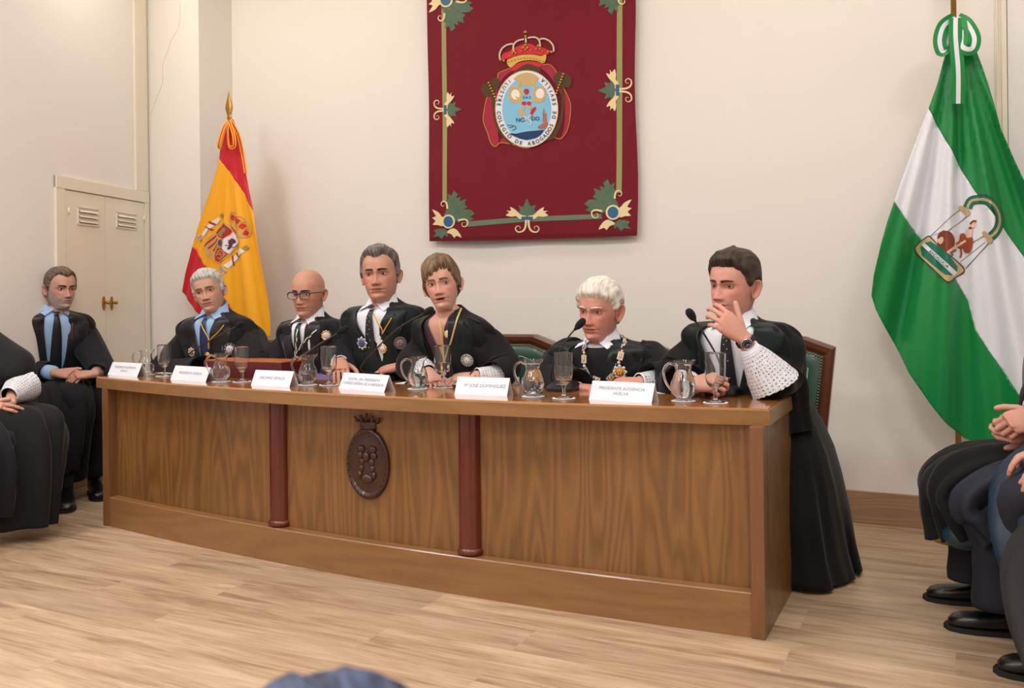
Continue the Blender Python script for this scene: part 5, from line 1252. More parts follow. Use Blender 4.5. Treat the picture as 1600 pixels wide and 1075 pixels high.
def headM(u, v, y, beta, pitch, roll, s, depth=None):
    c = PY(u, v, y) if depth is None else PD(u, v, depth)
    d = (c-CAM); d.z = 0; d.normalize(); rt = Vector((d.y, -d.x, 0)); b = math.radians(beta)
    f = (-d*math.cos(b)-rt*math.sin(b)).normalized(); pt = math.radians(pitch); fh = (f*math.cos(pt)+UP*math.sin(pt)).normalized()
    l0 = f.cross(UP)*-1; l0 = UP.cross(f)*1.0
    # person's left when facing f
    l0 = Vector((-f.y, f.x, 0)); u0 = fh.cross(l0)*-1
    if u0.z < 0: u0 = -u0
    r_ = Matrix.Rotation(math.radians(roll), 3, fh); l1, u1 = r_@l0, r_@u0
    M = Matrix.Identity(4)
    for i in range(3): M[i][0] = l1[i]*s; M[i][1] = -fh[i]*s; M[i][2] = u1[i]*s; M[i][3] = c[i]
    return M, c, f
def finish_body(par, mb, T, M, arms, P):
    """torso under the clothes, neck and arms join the head to the hands in one mesh"""
    mb.dc = srgb(*[k_*.93 for k_ in P['skin']])
    mb.loft([[T.surf(a, k, P.get('chest', -.032) if k > .3 else -.022, False) for a in [2*PI*j/28 for j in range(28)]] for k in (0, .5, 1, 2, 3, 4, 5, 6, 7, 8)])
    mb.tube([M@Vector((0, .02, -.10)), M@Vector((0, .022, -.17)), T.N+UP*-.03-T.f*.0], [.050*P['s'], .052*P['s'], .060*P['s']], 20)
    for A in arms: mb.tube(catmull(A[:3], 5), [cr([0, .5, 1], [.034, .036, .025], i/10) for i in range(11)], 12)
    return obj('body', mb, [skinM, eyeM], par, smooth=True)
def shoe(par, heel, d, s=1., sock=True):
    heel = Vector(heel); d = Vector((d[0], d[1], 0)).normalized(); l = Vector((-d.y, d.x, 0)); W = lambda x, y, z: heel+d*(x*s)+l*(y*s)+UP*(z*s)
    mb = MB(); R_ = []
    for x, w, h0, h in ((-.012, .022, .02, .06), (.0, .032, .012, .085), (.03, .036, .012, .098), (.07, .036, .012, .096), (.11, .038, .012, .080), (.15, .043, .012, .066), (.19, .046, .012, .060), (.23, .044, .012, .055), (.255, .034, .012, .046), (.27, .018, .013, .032)):
        R_.append([W(x, math.copysign(abs(math.cos(t))**.8, math.cos(t))*w, h0+(h-h0)*(.5+.5*math.copysign(abs(math.sin(t))**.7, math.sin(t)))) for t in [2*PI*k/24 for k in range(24)]])
    mb.loft(R_); o = obj('shoe', mb, shoeM, par, smooth=True)
    mb = MB(); out = [(-.018, .020), (-.014, .03), (.03, .038), (.08, .036), (.14, .045), (.19, .050), (.24, .044), (.272, .028), (.284, .0)]
    lp = [(x, y) for x, y in out]+[(x, -y) for x, y in reversed(out[:-1])]
    mb.loft([[W(x, y, z) for x, y in lp] for z in (.0, .014, .016)]); obj('sole', mb, soleM, o, angle=40)
    mb = MB()
    for x in (.085, .1, .115, .13): z = cr([.07, .11, .15], [.092, .072, .056], x); mb.tube([W(x, -.016, z-.001), W(x+.003, 0, z+.003), W(x, .016, z-.001)], .002*s, 6)
    obj('shoelace', mb, soleM, o, smooth=True)
    if sock: mb = MB().tube([W(.03, 0, .05), W(.028, 0, .12), W(.02, 0, .22)], [.034*s, .036*s, .045*s], 16); obj('sock', mb, sockM, par, smooth=True)
def lap(par, hip, knee, w, h, hem, mat_, l, seed=0, name='robe_skirt', wk=None):
    """cloth lying over both thighs and hanging from the knees"""
    hip, knee, hem = Vector(hip), Vector(knee), Vector(hem); l = Vector(l).normalized(); d = knee-hip; d.z = 0; d.normalize()
    path = catmull([hip, hip.lerp(knee, .4)+UP*.01, knee-d*.04+UP*.012, knee+d*.055-UP*.05, knee.lerp(hem, .55)+d*.045, hem], 8); n = len(path); R_ = []
    wk = wk or w
    for i, p in enumerate(path):
        t = (path[min(i+1, n-1)]-path[max(i-1, 0)]).normalized(); nn = l.cross(t).normalized()
        if nn.dot(UP+d) < 0: nn = -nn
        f = i/(n-1); ring = []; ww = w+(wk-w)*f
        for k in range(44):
            a = 2*PI*k/44; br = .026*f*(abs(math.sin(a*4+seed+f*1.5))*2-1)+.016*math.sin(a*3+f*6+seed)+.022*noise.noise(Vector((math.cos(a)*2.5, math.sin(a)*2.5, f*3+seed)))+.010*math.cos(a*2)*math.sin(f*5)
            two = .018*abs(math.cos(a))*(1 if math.sin(a) > 0 else 0)*(1-f)
            ring.append(p+l*(math.copysign(abs(math.cos(a))**.8, math.cos(a))*(ww+br))+nn*(math.copysign(abs(math.sin(a))**.8, math.sin(a))*(h*(1-.25*f)+br)+two))
        R_.append(ring)
    mb = MB().loft(R_); return obj(name, mb, mat_, par, smooth=True)
def leg(par, hip, knee, ank, m, r=(.085, .068, .056, .062), name='trouser_leg'):
    k = Vector(knee); mb = MB(); P = catmull([hip, Vector(hip).lerp(k, .6), k, k.lerp(Vector(ank), .45), ank], 8); n = len(P)
    xs_ = [0, .5, .75, 1]; R_ = [cr(xs_, r, i/(n-1))*(1+.03*math.sin(i*1.3)) for i in range(n)]
    mb.tube(P, R_, 24, upv=(0, 1, .3)); return obj(name, mb, m, par, smooth=True)
# ================================================================== PEOPLE
HM = {'silver': hairmat('silver hair', (150, 148, 146), (206, 204, 200)), 'pepper': hairmat('grey brown hair', (58, 52, 50), (132, 124, 118)), 'wood': hairmat('light brown hair', (62, 46, 36), (140, 112, 84)),
      'white': hairmat('white hair', (190, 182, 172), (238, 232, 222)), 'brown': hairmat('dark brown hair', (30, 21, 17), (68, 50, 42)), 'greybrown': hairmat('brown greying hair', (62, 48, 38), (120, 104, 92)), 'blueblack': hairmat('blue black hair', (16, 20, 34), (70, 86, 120))}
PEOPLE = {}
def make_person(key, label, P, fwd, Npx, arms=None, sw=1., sd=1., hip_dy=.12, hairm=None, browm=None, loc=None, Hz=.56):
    M, c, f = headM(*P['at'], P['beta'], P['pitch'], P['roll'], P['s'])
    f2 = Vector((fwd[0], fwd[1], 0)).normalized(); N = M@Vector((0, .024, -.133))-f2*.004+RT*P.get('nsh', 0)
    H = Vector((N.x, N.y, 0))-f2*hip_dy+UP*Hz; H.x += P.get('lean', 0)
    T = Torso(N, H, f2, sw, sd, seed=P.get('seed', 1)); T.lift = P.get('lift', .02)
    root = thing('person', label, 'person', (H.x, H.y, 0))
    mb = MB(); add_head(mb, M, P); A_l = []
    PEOPLE[key] = (root, T, M, P, mb)
    if P.get('hair'): add_hair(root, M, P, hairm)
    if browm: brow(root, M, P, browm)
    return root, T, M, P, mb
def arm(mb, P, sh, el, wr, fwd, back, side, curl, s=1., **kw):
    hand(mb, wr, fwd, back, side, curl, P['skin'], s, fore=el, **kw); return [sh, el, wr]
def Sh(T, side, k=3.6, inn=-.045):
    if k < 3.5: return T.surf(side*PI/2, 4.0, -.115, False)-UP*.022
    return T.surf(side*PI/2, 5.0 if k > 4 else 4.4, -.070, False)
FW_ = (0, -1)
mh = {'hl': ([0, 35, 52, 70, 80, 92, 104, 125, 180], [.068, .082, .070, .035, -.018, .022, .020, -.045, -.070])}
# ---------- 1 silver-haired man
P = dict(at=(326, 455, 3.50), beta=15, pitch=-2, roll=13, s=.97, skin=(206, 160, 138), seed=1, lift=0.015, age=.9, lid=.75, ruddy=.8, gaze=(-.1, 0), frown=-.3, hair=dict(hl=([0, 35, 52, 70, 80, 92, 104, 125, 180], [.064, .062, .054, .030, -.024, .018, .016, -.045, -.070]), top=.015, side=.010, quiff=.004))
r, T, M, P, mb = make_person('silver', 'silver-haired man in black robe, pale blue shirt and navy tie, seated leftmost behind the table', P, (.08, -1), (331, 487, 3.56), sw=1.10, hairm=HM['silver'], browm=HM['pepper'])
a0 = arm(mb, P, Sh(T, 1), PY(398, 575, 3.45), PZ(372, 575, .78)+Vector((0, .22, 0)), (-.8, -.5, -.05), (0, 0, 1), 1, [.3, .35, .4, .5])
a1 = arm(mb, P, Sh(T, -1), PY(262, 585, 3.45), PY(318, 581, 3.40), (.6, -.7, 0), (0, 0, 1), -1, [.3, .35, .4, .5])
finish_body(r, mb, T, M, (a0, a1), P)
shirt(r, T, blueShirt, navyT)
V = VT([(0, 62), (.6, 45), (1.5, 24), (3, 15), (4.5, 9), (6, 3), (8, 0)])
robe_shell(r, T, V, V, robeM, lapel=satinK)
sleeve(r, T, [Sh(T, 1, 3.2, -.055), Sh(T, 1, 4.5, -.01), a0[1], a0[2]], [.068, .082, .085, .085], robeM, 1); sleeve(r, T, [Sh(T, -1, 3.2, -.055), Sh(T, -1, 4.5, -.01), a1[1], a1[2]], [.068, .082, .085, .085], robeM, 2)
cord(r, T, [(312, 502), (318, 515), (325, 528), (328, 533)], .0028, goldM, 'medal_cord'); cord(r, T, [(350, 508), (340, 520), (331, 528), (328, 533)], .0028, goldM, 'medal_cord')
mb = MB(); c = T.pt(326, 536, .012); mb.tube([c+UP*.01, c-UP*.03], .005, 8); obj('medal_ring', mb, goldM, r); badge(r, T, 324, 556, .021, 'small gold medal on a cord', 'flower', (goldM, goldM), off=.012)
badge(r, T, 300, 550, .026, 'silver eight-pointed star', 'star'); badge(r, T, 360, 545, .034, 'round embroidered silver badge', 'round', (mat('dark embroidered disc', (60, 62, 68), .7), silverM))
# ---------- 2 bald man
P = dict(at=(481, 458, 3.52), beta=27, pitch=-6, roll=0, s=1.0, skin=(202, 150, 126), seed=2, lift=0.03, age=.5, lid=.8, gaze=(-.1, -.05), hair=None)
r, T, M, P, mb = make_person('bald', 'bald man in black-rimmed glasses and dark robe with a green and white braided cord', P, (-.1, -1), (487, 487, 3.60), sw=.98, browm=HM['brown'])
a0 = arm(mb, P, Sh(T, 1), PY(545, 585, 3.5), PZ(505, 578, .77)+Vector((0, .2, 0)), (-.9, -.3, 0), (0, 0, 1), 1, [.3, .35, .4, .5]); a1 = arm(mb, P, Sh(T, -1), PY(424, 585, 3.5), PY(455, 588, 3.46), (.6, -.5, 0), (0, 0, 1), -1, [.3, .35, .4, .5])
finish_body(r, mb, T, M, (a0, a1), P); shirt(r, T, whiteShirt, blackT); glasses_(r, M, P)
V = VT([(0, 62), (.6, 42), (1.5, 22), (3, 13), (4.5, 8), (6, 3), (8, 0)])
robe_shell(r, T, V, V, suitM, lapel=satinK)
sleeve(r, T, [Sh(T, 1, 3.2, -.055), Sh(T, 1, 4.5, -.01), a0[1], a0[2]], [.068, .082, .08, .08], suitM, 3); sleeve(r, T, [Sh(T, -1, 3.2, -.055), Sh(T, -1, 4.5, -.01), a1[1], a1[2]], [.068, .082, .08, .08], suitM, 4)
for q, mm in ((0, mat('green braid cord', (40, 84, 60), .6)), (1, mat('white braid cord', (220, 222, 216), .6))):
    for px in ([(467, 492), (464, 520), (462, 545), (460, 562)], [(505, 500), (490, 520), (474, 535), (463, 552)]):
        pts = catmull([T.pt(u, v, .018) for u, v in px], 10); pts = [p+Vector((math.cos(i*1.1+q*PI), 0, math.sin(i*1.1+q*PI)))*.0028 for i, p in enumerate(pts)]
        obj('braided_cord', MB().tube(pts, .0030, 8), mm, r, smooth=True)
badge(r, T, 510, 524, .026, 'gold rimmed embroidered badge', 'flower', (goldM, mat('white blue enamel', (196, 196, 214), .4)))
# ---------- 3 dark grey hair
P = dict(at=(594, 429, 3.52), beta=13, pitch=0, roll=3, s=1.10, skin=(204, 150, 128), seed=3, lift=0.035, age=.8, lid=.8, jowl=1.3, jaw=.05, gaze=(-.15, 0), hair=dict(hl=mh['hl'], top=.017, side=.011, quiff=.008))
r, T, M, P, mb = make_person('pepper', 'man with swept-back dark grey hair and polka-dot tie, in black robe with silver star', P, (-.05, -1), (603, 464, 3.62), sw=1.08, sd=1.08, hairm=HM['pepper'], browm=HM['brown'])
w0, w1 = PZ(617, 578, .80), PZ(562, 575, .79); w1 = PY(557, 575, 3.42)
w0 = PY(626, 572, 3.38)
a0 = arm(mb, P, Sh(T, 1), PY(672, 560, 3.55), w0, (-.85, -.45, -.22), (0, -.2, 1), 1, [.35, .4, .45, .5], 1.05)
a1 = arm(mb, P, Sh(T, -1), PY(528, 575, 3.55), PY(533, 566, 3.42), (.45, -.6, -.25), (-.1, -.1, 1), -1, [.3, .3, .35, .45], 1.05)
finish_body(r, mb, T, M, (a0, a1), P); shirt(r, T, whiteShirt, blackT, spots=True)
V = VT([(0, 66), (.6, 50), (1.5, 34), (3, 22), (4.3, 10), (5.4, .5), (8, 0)])
robe_shell(r, T, V, V, suitM, lapel=satinB, lapw=34)
sleeve(r, T, [Sh(T, 1, 3.2, -.055), Sh(T, 1, 4.5, -.005), a0[1], a0[1].lerp(a0[2], .8)], [.068, .082, .085, .07], suitM, 5); sleeve(r, T, [Sh(T, -1, 3.2, -.055), Sh(T, -1, 4.5, -.005), a1[1], a1[1].lerp(a1[2], .7)], [.068, .082, .08, .06], suitM, 6)
lace_cuff(r, a0[2].lerp(a0[1], .10), a0[1], .15, .036, .062, 1); lace_cuff(r, a1[2].lerp(a1[1], .1), a1[1], .10, .035, .05, 2)
cord(r, T, [(584, 490), (590, 503), (597, 515), (597, 522)], .0030, goldM, 'medal_cord'); cord(r, T, [(612, 497), (604, 510), (597, 522)], .0030, goldM, 'medal_cord')
badge(r, T, 597, 545, .024, 'gold and white enamel medal hanging from the cord', 'flower', (goldM, silverM), off=.014); badge(r, T, 566, 536, .032, 'silver eight-pointed star', 'star', (silverM, mat('blue enamel', (70, 80, 130), .3))); badge(r, T, 626, 536, .031, 'round bronze embroidered badge', 'round', (mat('bronze thread', (92, 78, 80), .6), mat('mauve thread', (130, 106, 110), .6)))
# ---------- 4 speaking woman
P = dict(at=(690, 444, 3.33), beta=11, pitch=0, roll=9, s=.99, skin=(216, 164, 146), seed=4, lift=0.015, chest=-.018, fem=1, age=.7, lid=1.0, jowl=.9, open=1, gaze=(.25, 0), lip=(176, 92, 90), iris=(60, 50, 40),
         hair=dict(hl=([0, 20, 40, 58, 72, 85, 100, 120, 180], [.054, .062, .058, .030, -.012, -.030, -.040, -.062, -.085]), hlR=([0, 20, 40, 58, 72, 85, 100, 120, 180], [.054, .036, .026, .006, -.020, -.040, -.050, -.062, -.085]), top=.021, side=.013, back=.010, quiff=.004, jag=.018, flow='fringe', edge=.014))
r, T, M, P, mb = make_person('woman', 'woman with short light brown hair in black robe, speaking into a microphone', P, (-.25, -1), (710, 486, 3.43), sw=.98, sd=.95, hip_dy=.22, hairm=HM['wood'], browm=HM['wood'])
a0 = arm(mb, P, Sh(T, 1), PY(784, 587, 3.34), PY(738, 588, 3.22), (-1, -.25, -.12), (.1, -.3, 1), 1, [.35, .4, .45, .5], .92, spread=.08)
a1 = arm(mb, P, Sh(T, -1), PY(650, 568, 3.40), PY(672, 583, 3.26), (.5, -.35, -.25), (0, -.2, 1), -1, [.5, .5, .55, .6], .9)
finish_body(r, mb, T, M, (a0, a1), P)
V = VT([(0, 72), (.6, 56), (1.5, 33), (3, 22), (4.5, 16), (6, 9), (8, 3)])
blouse = mat('dark purple patterned blouse', (70, 48, 58), .7, vary=.5, vscale=60)
mb = MB(); VB = VT([(0, 66), (1, 34), (3, 14), (4.5, 5), (5.5, 0), (8, 0)]); R_ = []
for sgn in (-1, 1):
    R_ = [[T.surf(sgn*(VB(k)+(1.2-VB(k))*j/12), k, -.014, False) for j in range(13)] for k in [.3+i*.35 for i in range(20)]]; mb.loft(R_, False, False, False)
obj('blouse', mb, blouse, r, smooth=True)
mb = MB().loft([[T.surf(a, k, -.019 if k < 5 else -.016, False) for a in [-1.2+2.4*j/24 for j in range(25)]] for k in [i*.25 for i in range(23)]], False); mb.c = [srgb(212, 160, 142)]*len(mb.v)
robe_shell(r, T, V, V, robeM, lapel=satinB, lapw=36)
PEOPLE['woman_chest'] = mb
sleeve(r, T, [Sh(T, 1, 3.0, -.06), Sh(T, 1, 4.5, .0), PY(784, 576, 3.37), PY(768, 588, 3.28)], [.066, .076, .078, .062], robeM, 7); sleeve(r, T, [Sh(T, -1, 3.0, -.06), Sh(T, -1, 4.5, -.01), a1[1], a1[1].lerp(a1[2], .6)], [.068, .082, .08, .06], robeM, 8)
lace_cuff(r, a0[2].lerp(a0[1], .15), a0[1], .17, .034, .055, 3); lace_cuff(r, a1[2].lerp(a1[1], .1), a1[1], .08, .034, .05, 4)
cream_c = mat('cream gold cord', (206, 176, 116), .5)
cord(r, T, [(687, 500), (689, 520), (692, 545), (694, 566)], .0040, cream_c, 'medal_cord', .012); cord(r, T, [(719, 478), (714, 500), (706, 530), (698, 555), (694, 566)], .0040, cream_c, 'medal_cord', .012)
obj('cord_knot', MB().ell(T.pt(694, 568, .016), (.008, .007, .010), 12, 8), cream_c, r, smooth=True); obj('tassel', MB().tube([T.pt(694, 569, .016), T.pt(694, 590, .016)], [.006, .004], 10), cream_c, r, smooth=True)
cord(r, T, [(690, 508), (693, 516), (698, 522), (704, 516), (712, 508)], .0012, goldM, 'necklace', -.010); obj('pendant', MB().ell(T.pt(699, 522, -.006), (.016, .006, .017), 20, 12), mat('cream agate', (222, 206, 150), .25, vary=.15, vscale=60), r, smooth=True)
badge(r, T, 731, 562, .029, 'round silver grey badge', 'round', (mat('grey silver thread', (150, 142, 142), .6), silverM))
obj('bracelet', MB().tube([a0[2]+(a0[1]-a0[2]).normalized()*.01+Vector((.004*math.cos(t), math.cos(t)*.030, math.sin(t)*.026)) for t in [2*PI*k/28 for k in range(29)]], .003, 6), blackT, r, smooth=True)
# toga loop on the shoulder
obj('shoulder_loop', MB().tube(catmull([T.surf(1.3, 2.0, .0), T.surf(1.3, 2.4, .014), T.surf(1.35, 2.9, .016), T.surf(1.45, 3.0, .002)], 6), .004, 8), satinK, r, smooth=True)
# ---------- 5 old man
P = dict(at=(936, 484, 3.44), beta=27, pitch=-7, roll=-3, s=1.05, skin=(212, 152, 134), seed=5, lift=0.03, age=1.3, lid=.8, jowl=1.5, ruddy=1.4, nose=1.08, gaze=(-.1, .1), iris=(90, 90, 100), ear=1.15,
         hair=dict(hl=([0, 30, 50, 68, 80, 92, 104, 125, 180], [.060, .056, .046, .026, -.005, .022, .020, -.050, -.075]), top=.016, side=.015, quiff=.005, jag=.010))
r, T, M, P, mb = make_person('old', 'old white-haired man in dark robe wearing a gold and silver linked chain of office', P, (-.18, -1), (953, 501, 3.58), sw=1.14, sd=1.08, hip_dy=.14, hairm=HM['white'], browm=HM['white'])
a0 = arm(mb, P, Sh(T, 1), PY(1040, 595, 3.42), PY(998, 597, 3.30), (-1, -.28, -.05), (.1, -.25, 1), 1, [.35, .4, .5, .55], 1., spread=.03)
a1 = arm(mb, P, Sh(T, -1), PY(860, 600, 3.42), PY(905, 606, 3.30), (.9, -.3, 0), (0, 0, 1), -1, [.5, .5, .5, .5], 1.)
finish_body(r, mb, T, M, (a0, a1), P); shirt(r, T, whiteShirt, None)
obj('sweater', MB().loft([[T.surf(a, k, -.006, False) for a in [-.9+1.8*j/20 for j in range(21)]] for k in [1.6+i*.35 for i in range(18)]], False), mat('black knit sweater', (20, 20, 26), .95, bump=.3, bscale=500), r, smooth=True)
V = VT([(0, 58), (.6, 44), (1.5, 32), (3, 22), (4.5, 13), (6, 4), (8, 0)])
robe_shell(r, T, V, V, robeM, lapel=satinB, lapw=42)
sleeve(r, T, [Sh(T, 1, 3.0, -.06), Sh(T, 1, 4.5, .0), a0[1], a0[1].lerp(a0[2], .75)], [.068, .082, .09, .07], robeM, 9); sleeve(r, T, [Sh(T, -1, 3.0, -.06), Sh(T, -1, 4.5, .0), a1[1], a1[2]], [.068, .082, .09, .075], robeM, 10)
lace_cuff(r, a0[2].lerp(a0[1], .0), a0[1], .13, .034, .050, 5)
def chain_links(par, T, px, step, off=.012):
    pts = catmull([T.pt(u, v, off) for u, v in px], 12); acc = [0]
    for i in range(1, len(pts)): acc.append(acc[-1]+(pts[i]-pts[i-1]).length)
    s_ = .012; k = 0; blk_ = mat('black enamel', (24, 24, 30), .3) if 'black enamel' not in MATS else MATS['black enamel']
    while s_ < acc[-1]:
        i = max(1, min(len(pts)-2, next(j for j, a in enumerate(acc) if a >= s_))); c = pts[i]; t = (pts[i+1]-pts[i-1]).normalized(); n = (c-(T.N+T.A*.2)); n.z = 0; n = (n-t*n.dot(t)).normalized(); w = t.cross(n)
        def bx(hw, hl, h0, h1, m, nm, pr):
            mb = MB(); mb.add([c+w*a*hw+t*b*hl+n*h for h in (h0, h1) for a, b in ((-1, -1), (1, -1), (1, 1), (-1, 1))], [(0, 1, 2, 3), (7, 6, 5, 4), (0, 1, 5, 4), (1, 2, 6, 5), (2, 3, 7, 6), (3, 0, 4, 7)]); return obj(nm, mb, m, pr)
        if k % 2 == 0:
            o = bx(.0115, .0165, 0, .004, silverM, 'chain_link', par); bx(.0065, .0110, .004, .0052, blk_ if k % 4 == 0 else goldM, 'link_inlay', o); obj('link_figure', MB().ell(c+n*.0055, (.003, .003, .007), 8, 6), silverM, o, smooth=True); s_ += .029
        else:
            mb = MB().ell(c+n*.002, (.0075, .005, .0065), 12, 8); mb.ell(c+n*.002+t*.008, (.004, .003, .004), 8, 6).ell(c+n*.002-t*.008, (.004, .003, .004), 8, 6); obj('chain_link', mb, goldM if k % 4 == 1 else silverM, par, smooth=True); s_ += .026
        k += 1
chain_links(r, T, [(979, 498), (979, 515), (976, 535), (970, 553), (965, 572), (958, 585), (952, 592)], .03)
chain_links(r, T, [(916, 520), (914, 540), (913, 558), (914, 576), (922, 588), (934, 594)], .03)
badge(r, T, 908, 583, .022, 'oval gold medal of the chain', 'round', (goldM, goldM), off=.016); badge(r, T, 969, 580, .030, 'large silver star with gold centre', 'star', (silverM, goldM))
# ---------- 6 man holding his chin
P = dict(at=(1146, 446, 3.36), beta=34, pitch=-3, roll=-3, s=1.06, skin=(216, 158, 140), seed=6, lift=0.04, age=.6, lid=.7, jowl=1.2, ruddy=.9, gaze=(.05, 0), iris=(60, 50, 40), ear=1.1,
         hair=dict(hl=([0, 35, 52, 66, 78, 92, 104, 125, 180], [.068, .066, .054, .030, -.004, .016, .014, -.040, -.060]), top=.018, side=.012, quiff=.010))
r, T, M, P, mb = make_person('chin', 'dark-haired man in black robe with big white lace cuff, holding his chin', P, (-.22, -1), (1160, 474, 3.50), sw=.97, sd=1.0, hip_dy=.13, hairm=HM['brown'], browm=HM['brown'])
mouth = M@Vector((.004, -.112, -.070)); wr = PY(1166, 546, 3.18); el = PY(1206, 604, 3.26)
hf = (mouth-wr).normalized()
a0 = arm(mb, P, Sh(T, 1), el, PY(1160, 526, 3.16), -RT*.74+UP*.68+FW*.05, -FW+RT*.15, 1, [(.55, .65, .4), (.58, .7, .4), (.62, .75, .45), (.68, .8, .45)], 1.06, thumb=(.62, .80, -.16), spread=.09, tb=.0)
a1 = arm(mb, P, Sh(T, -1), PY(1066, 600, 3.38), PY(1082, 600, 3.16), (.9, -.2, .15), (-.1, -.75, .6), -1, [(.9, 1.2, .7), (.95, 1.2, .7), (1.0, 1.2, .7), (1.1, 1.2, .7)], 1.02, thumb=(.5, .8, -.5), tb=.5)
finish_body(r, mb, T, M, (a0, a1), P); shirt(r, T, whiteShirt, blackT, spots=True)
V = VT([(0, 70), (.6, 56), (1.5, 42), (3, 30), (4.5, 20), (6, 8), (8, 0)])
robe_shell(r, T, V, V, robeM, lapel=satinB, lapw=36)
sleeve(r, T, [Sh(T, 1, 2.9, -.06), Sh(T, 1, 4.3, .005), PY(1212, 588, 3.34), PY(1206, 594, 3.26), PY(1196, 580, 3.22)], [.064, .074, .080, .068, .046], robeM, 11); sleeve(r, T, [Sh(T, -1, 2.9, -.06), Sh(T, -1, 4.3, .0), PY(1060, 590, 3.40), PY(1072, 598, 3.28)], [.068, .082, .09, .075], robeM, 12)
wv = PY(1163, 541, 3.17); WQ = lambda t: a0[2].lerp(a0[1], t)
lace_cuff(r, WQ(.27), PY(1207, 596, 3.23), .150, .036, .092, 6)
obj('shirt_cuff', MB().tube([WQ(.19), WQ(.36)], [.034, .037], 24), whiteShirt, r, smooth=True)
lace_cuff(r, a1[2].lerp(a1[1], .05), a1[1], .08, .034, .05, 7)
# wrist watch
wc_ = WQ(.09); t_ = (a0[1]-a0[2]).normalized(); cam_d = (CAM-wc_).normalized(); nn = (cam_d-t_*cam_d.dot(t_)).normalized(); ww = t_.cross(nn)
wm = thing('wrist_watch', 'steel wrist watch with dark dial on the chin-holding man\'s wrist', 'watch', tuple(wc_))
ax = Matrix((ww, t_, nn)).transposed(); obj('watch_case', MB().lathe([(0, -.004), (.020, -.004), (.022, 0), (.022, .006), (.019, .008), (.017, .0065), (0, .0065)], wc_+nn*.026, 32, axis=ax), mat('brushed steel', (180, 182, 190), .25, metal=.9), wm, angle=40)
obj('watch_dial', MB().lathe([(0, .0068), (.0165, .0068), (.0165, .0075), (0, .0075)], wc_+nn*.026, 32, axis=ax), mat('dark blue dial', (26, 30, 48), .2), wm)
mb = MB()
for k in range(12): a = 2*PI*k/12; q = wc_+nn*.034+ww*math.cos(a)*.013+t_*math.sin(a)*.013; mb.ell(q, (.0011, .0011, .0011), 6, 4)
for a, L in ((.9, .008), (2.4, .011)): mb.tube([wc_+nn*.0345, wc_+nn*.0345+ww*math.cos(a)*L+t_*math.sin(a)*L], .0007, 5)
obj('watch_hands', mb, silverM, wm)
obj('watch_strap', MB().loft([[wc_+(nn*math.sin(a)*.0285+ww*math.cos(a)*.032)*s_+t_*h for s_, h in ((1, -.008), (1.06, -.008), (1.06, .008), (1, .008))] for a in [2*PI*k/32 for k in range(33)]], True, True, True), mat('dark brown leather strap', (44, 28, 24), .6), wm, smooth=True, angle=40)
# gold tassel below the lace cuff
obj('gold_badge', MB().ell(PY(1182, 600, 3.24), (.035, .02, .022), 20, 12), mat('olive gold thread', (150, 130, 60), .6, bump=.5, bscale=300, vary=.4, vscale=60), r, smooth=True)
# robe skirt falling at the right end of the table
R_ = []; xc = -.82
for z, xr, y0_, y1_ in ((.70, -.52, 3.46, 3.82), (.60, -.465, 3.43, 3.86), (.50, -.425, 3.38, 3.90), (.40, -.402, 3.365, 3.92), (.25, -.378, 3.36, 3.94), (.12, -.362, 3.38, 3.955), (.015, -.34, 3.375, 3.97)):
    f = 1-z/.70; ring = []
    for k in range(128):
        a = 2*PI*k/128; ca_, sa_ = math.cos(a), math.sin(a); fo = 1+f*(.022*math.sin(a*13)+.018*math.sin(a*23+1)+.03*noise.noise(Vector((ca_*2, sa_*2, z*2))))
        x = xc+((xr-xc) if ca_ > 0 else .22)*math.copysign(abs(ca_)**.5, ca_)*fo; y = (y0_+y1_)/2+math.copysign(abs(sa_)**.5, sa_)*(y1_-y0_)/2*(1+(fo-1)*1.5)-.10*f*sst(xc, xr, x)*0
        y += .10*f*sst(-.45, -.34, x)*(1 if sa_ < 0 else 0)
        ring.append(Vector((x, y, max(z, .012))))
    R_.append(ring)
R2 = []
for i in range(len(R_)-1):
    for q in range(4): R2.append([a.lerp(b, q/4) for a, b in zip(R_[i], R_[i+1])])
R2.append(R_[-1]); obj('robe_skirt', MB().loft(R2), robeM, r, smooth=True)
shoe(r, (-.68, 3.72, 0), (.1, -1)); shoe(r, (-.88, 3.6, 0), (-.1, -1))
leg(r, (-.72, 3.6, .5), (-.66, 3.42, .5), (-.68, 3.70, .09), suitM); leg(r, (-.85, 3.6, .5), (-.9, 3.2, .5), (-.85, 3.55, .09), suitM)
# legs and skirts of the others behind the table
for key in ('silver', 'bald', 'pepper', 'woman', 'old'):
    r, T, M, P, _ = PEOPLE[key]; x, y = T.H.x, T.H.y
    for s in (-1, 1):
        leg(r, (x+s*.10, y, .52), (x+s*.11, y-.34, .52), (x+s*.11, y-.36, .10), suitM); shoe(r, (x+s*.11, y-.36, 0), (s*.1, -1), sock=False)
    lap(r, (x, y+.02, .55), (x, y-.34, .56), .20, .10, (x, y-.40, .22), robeM, (1, 0, 0), seed=x*5)
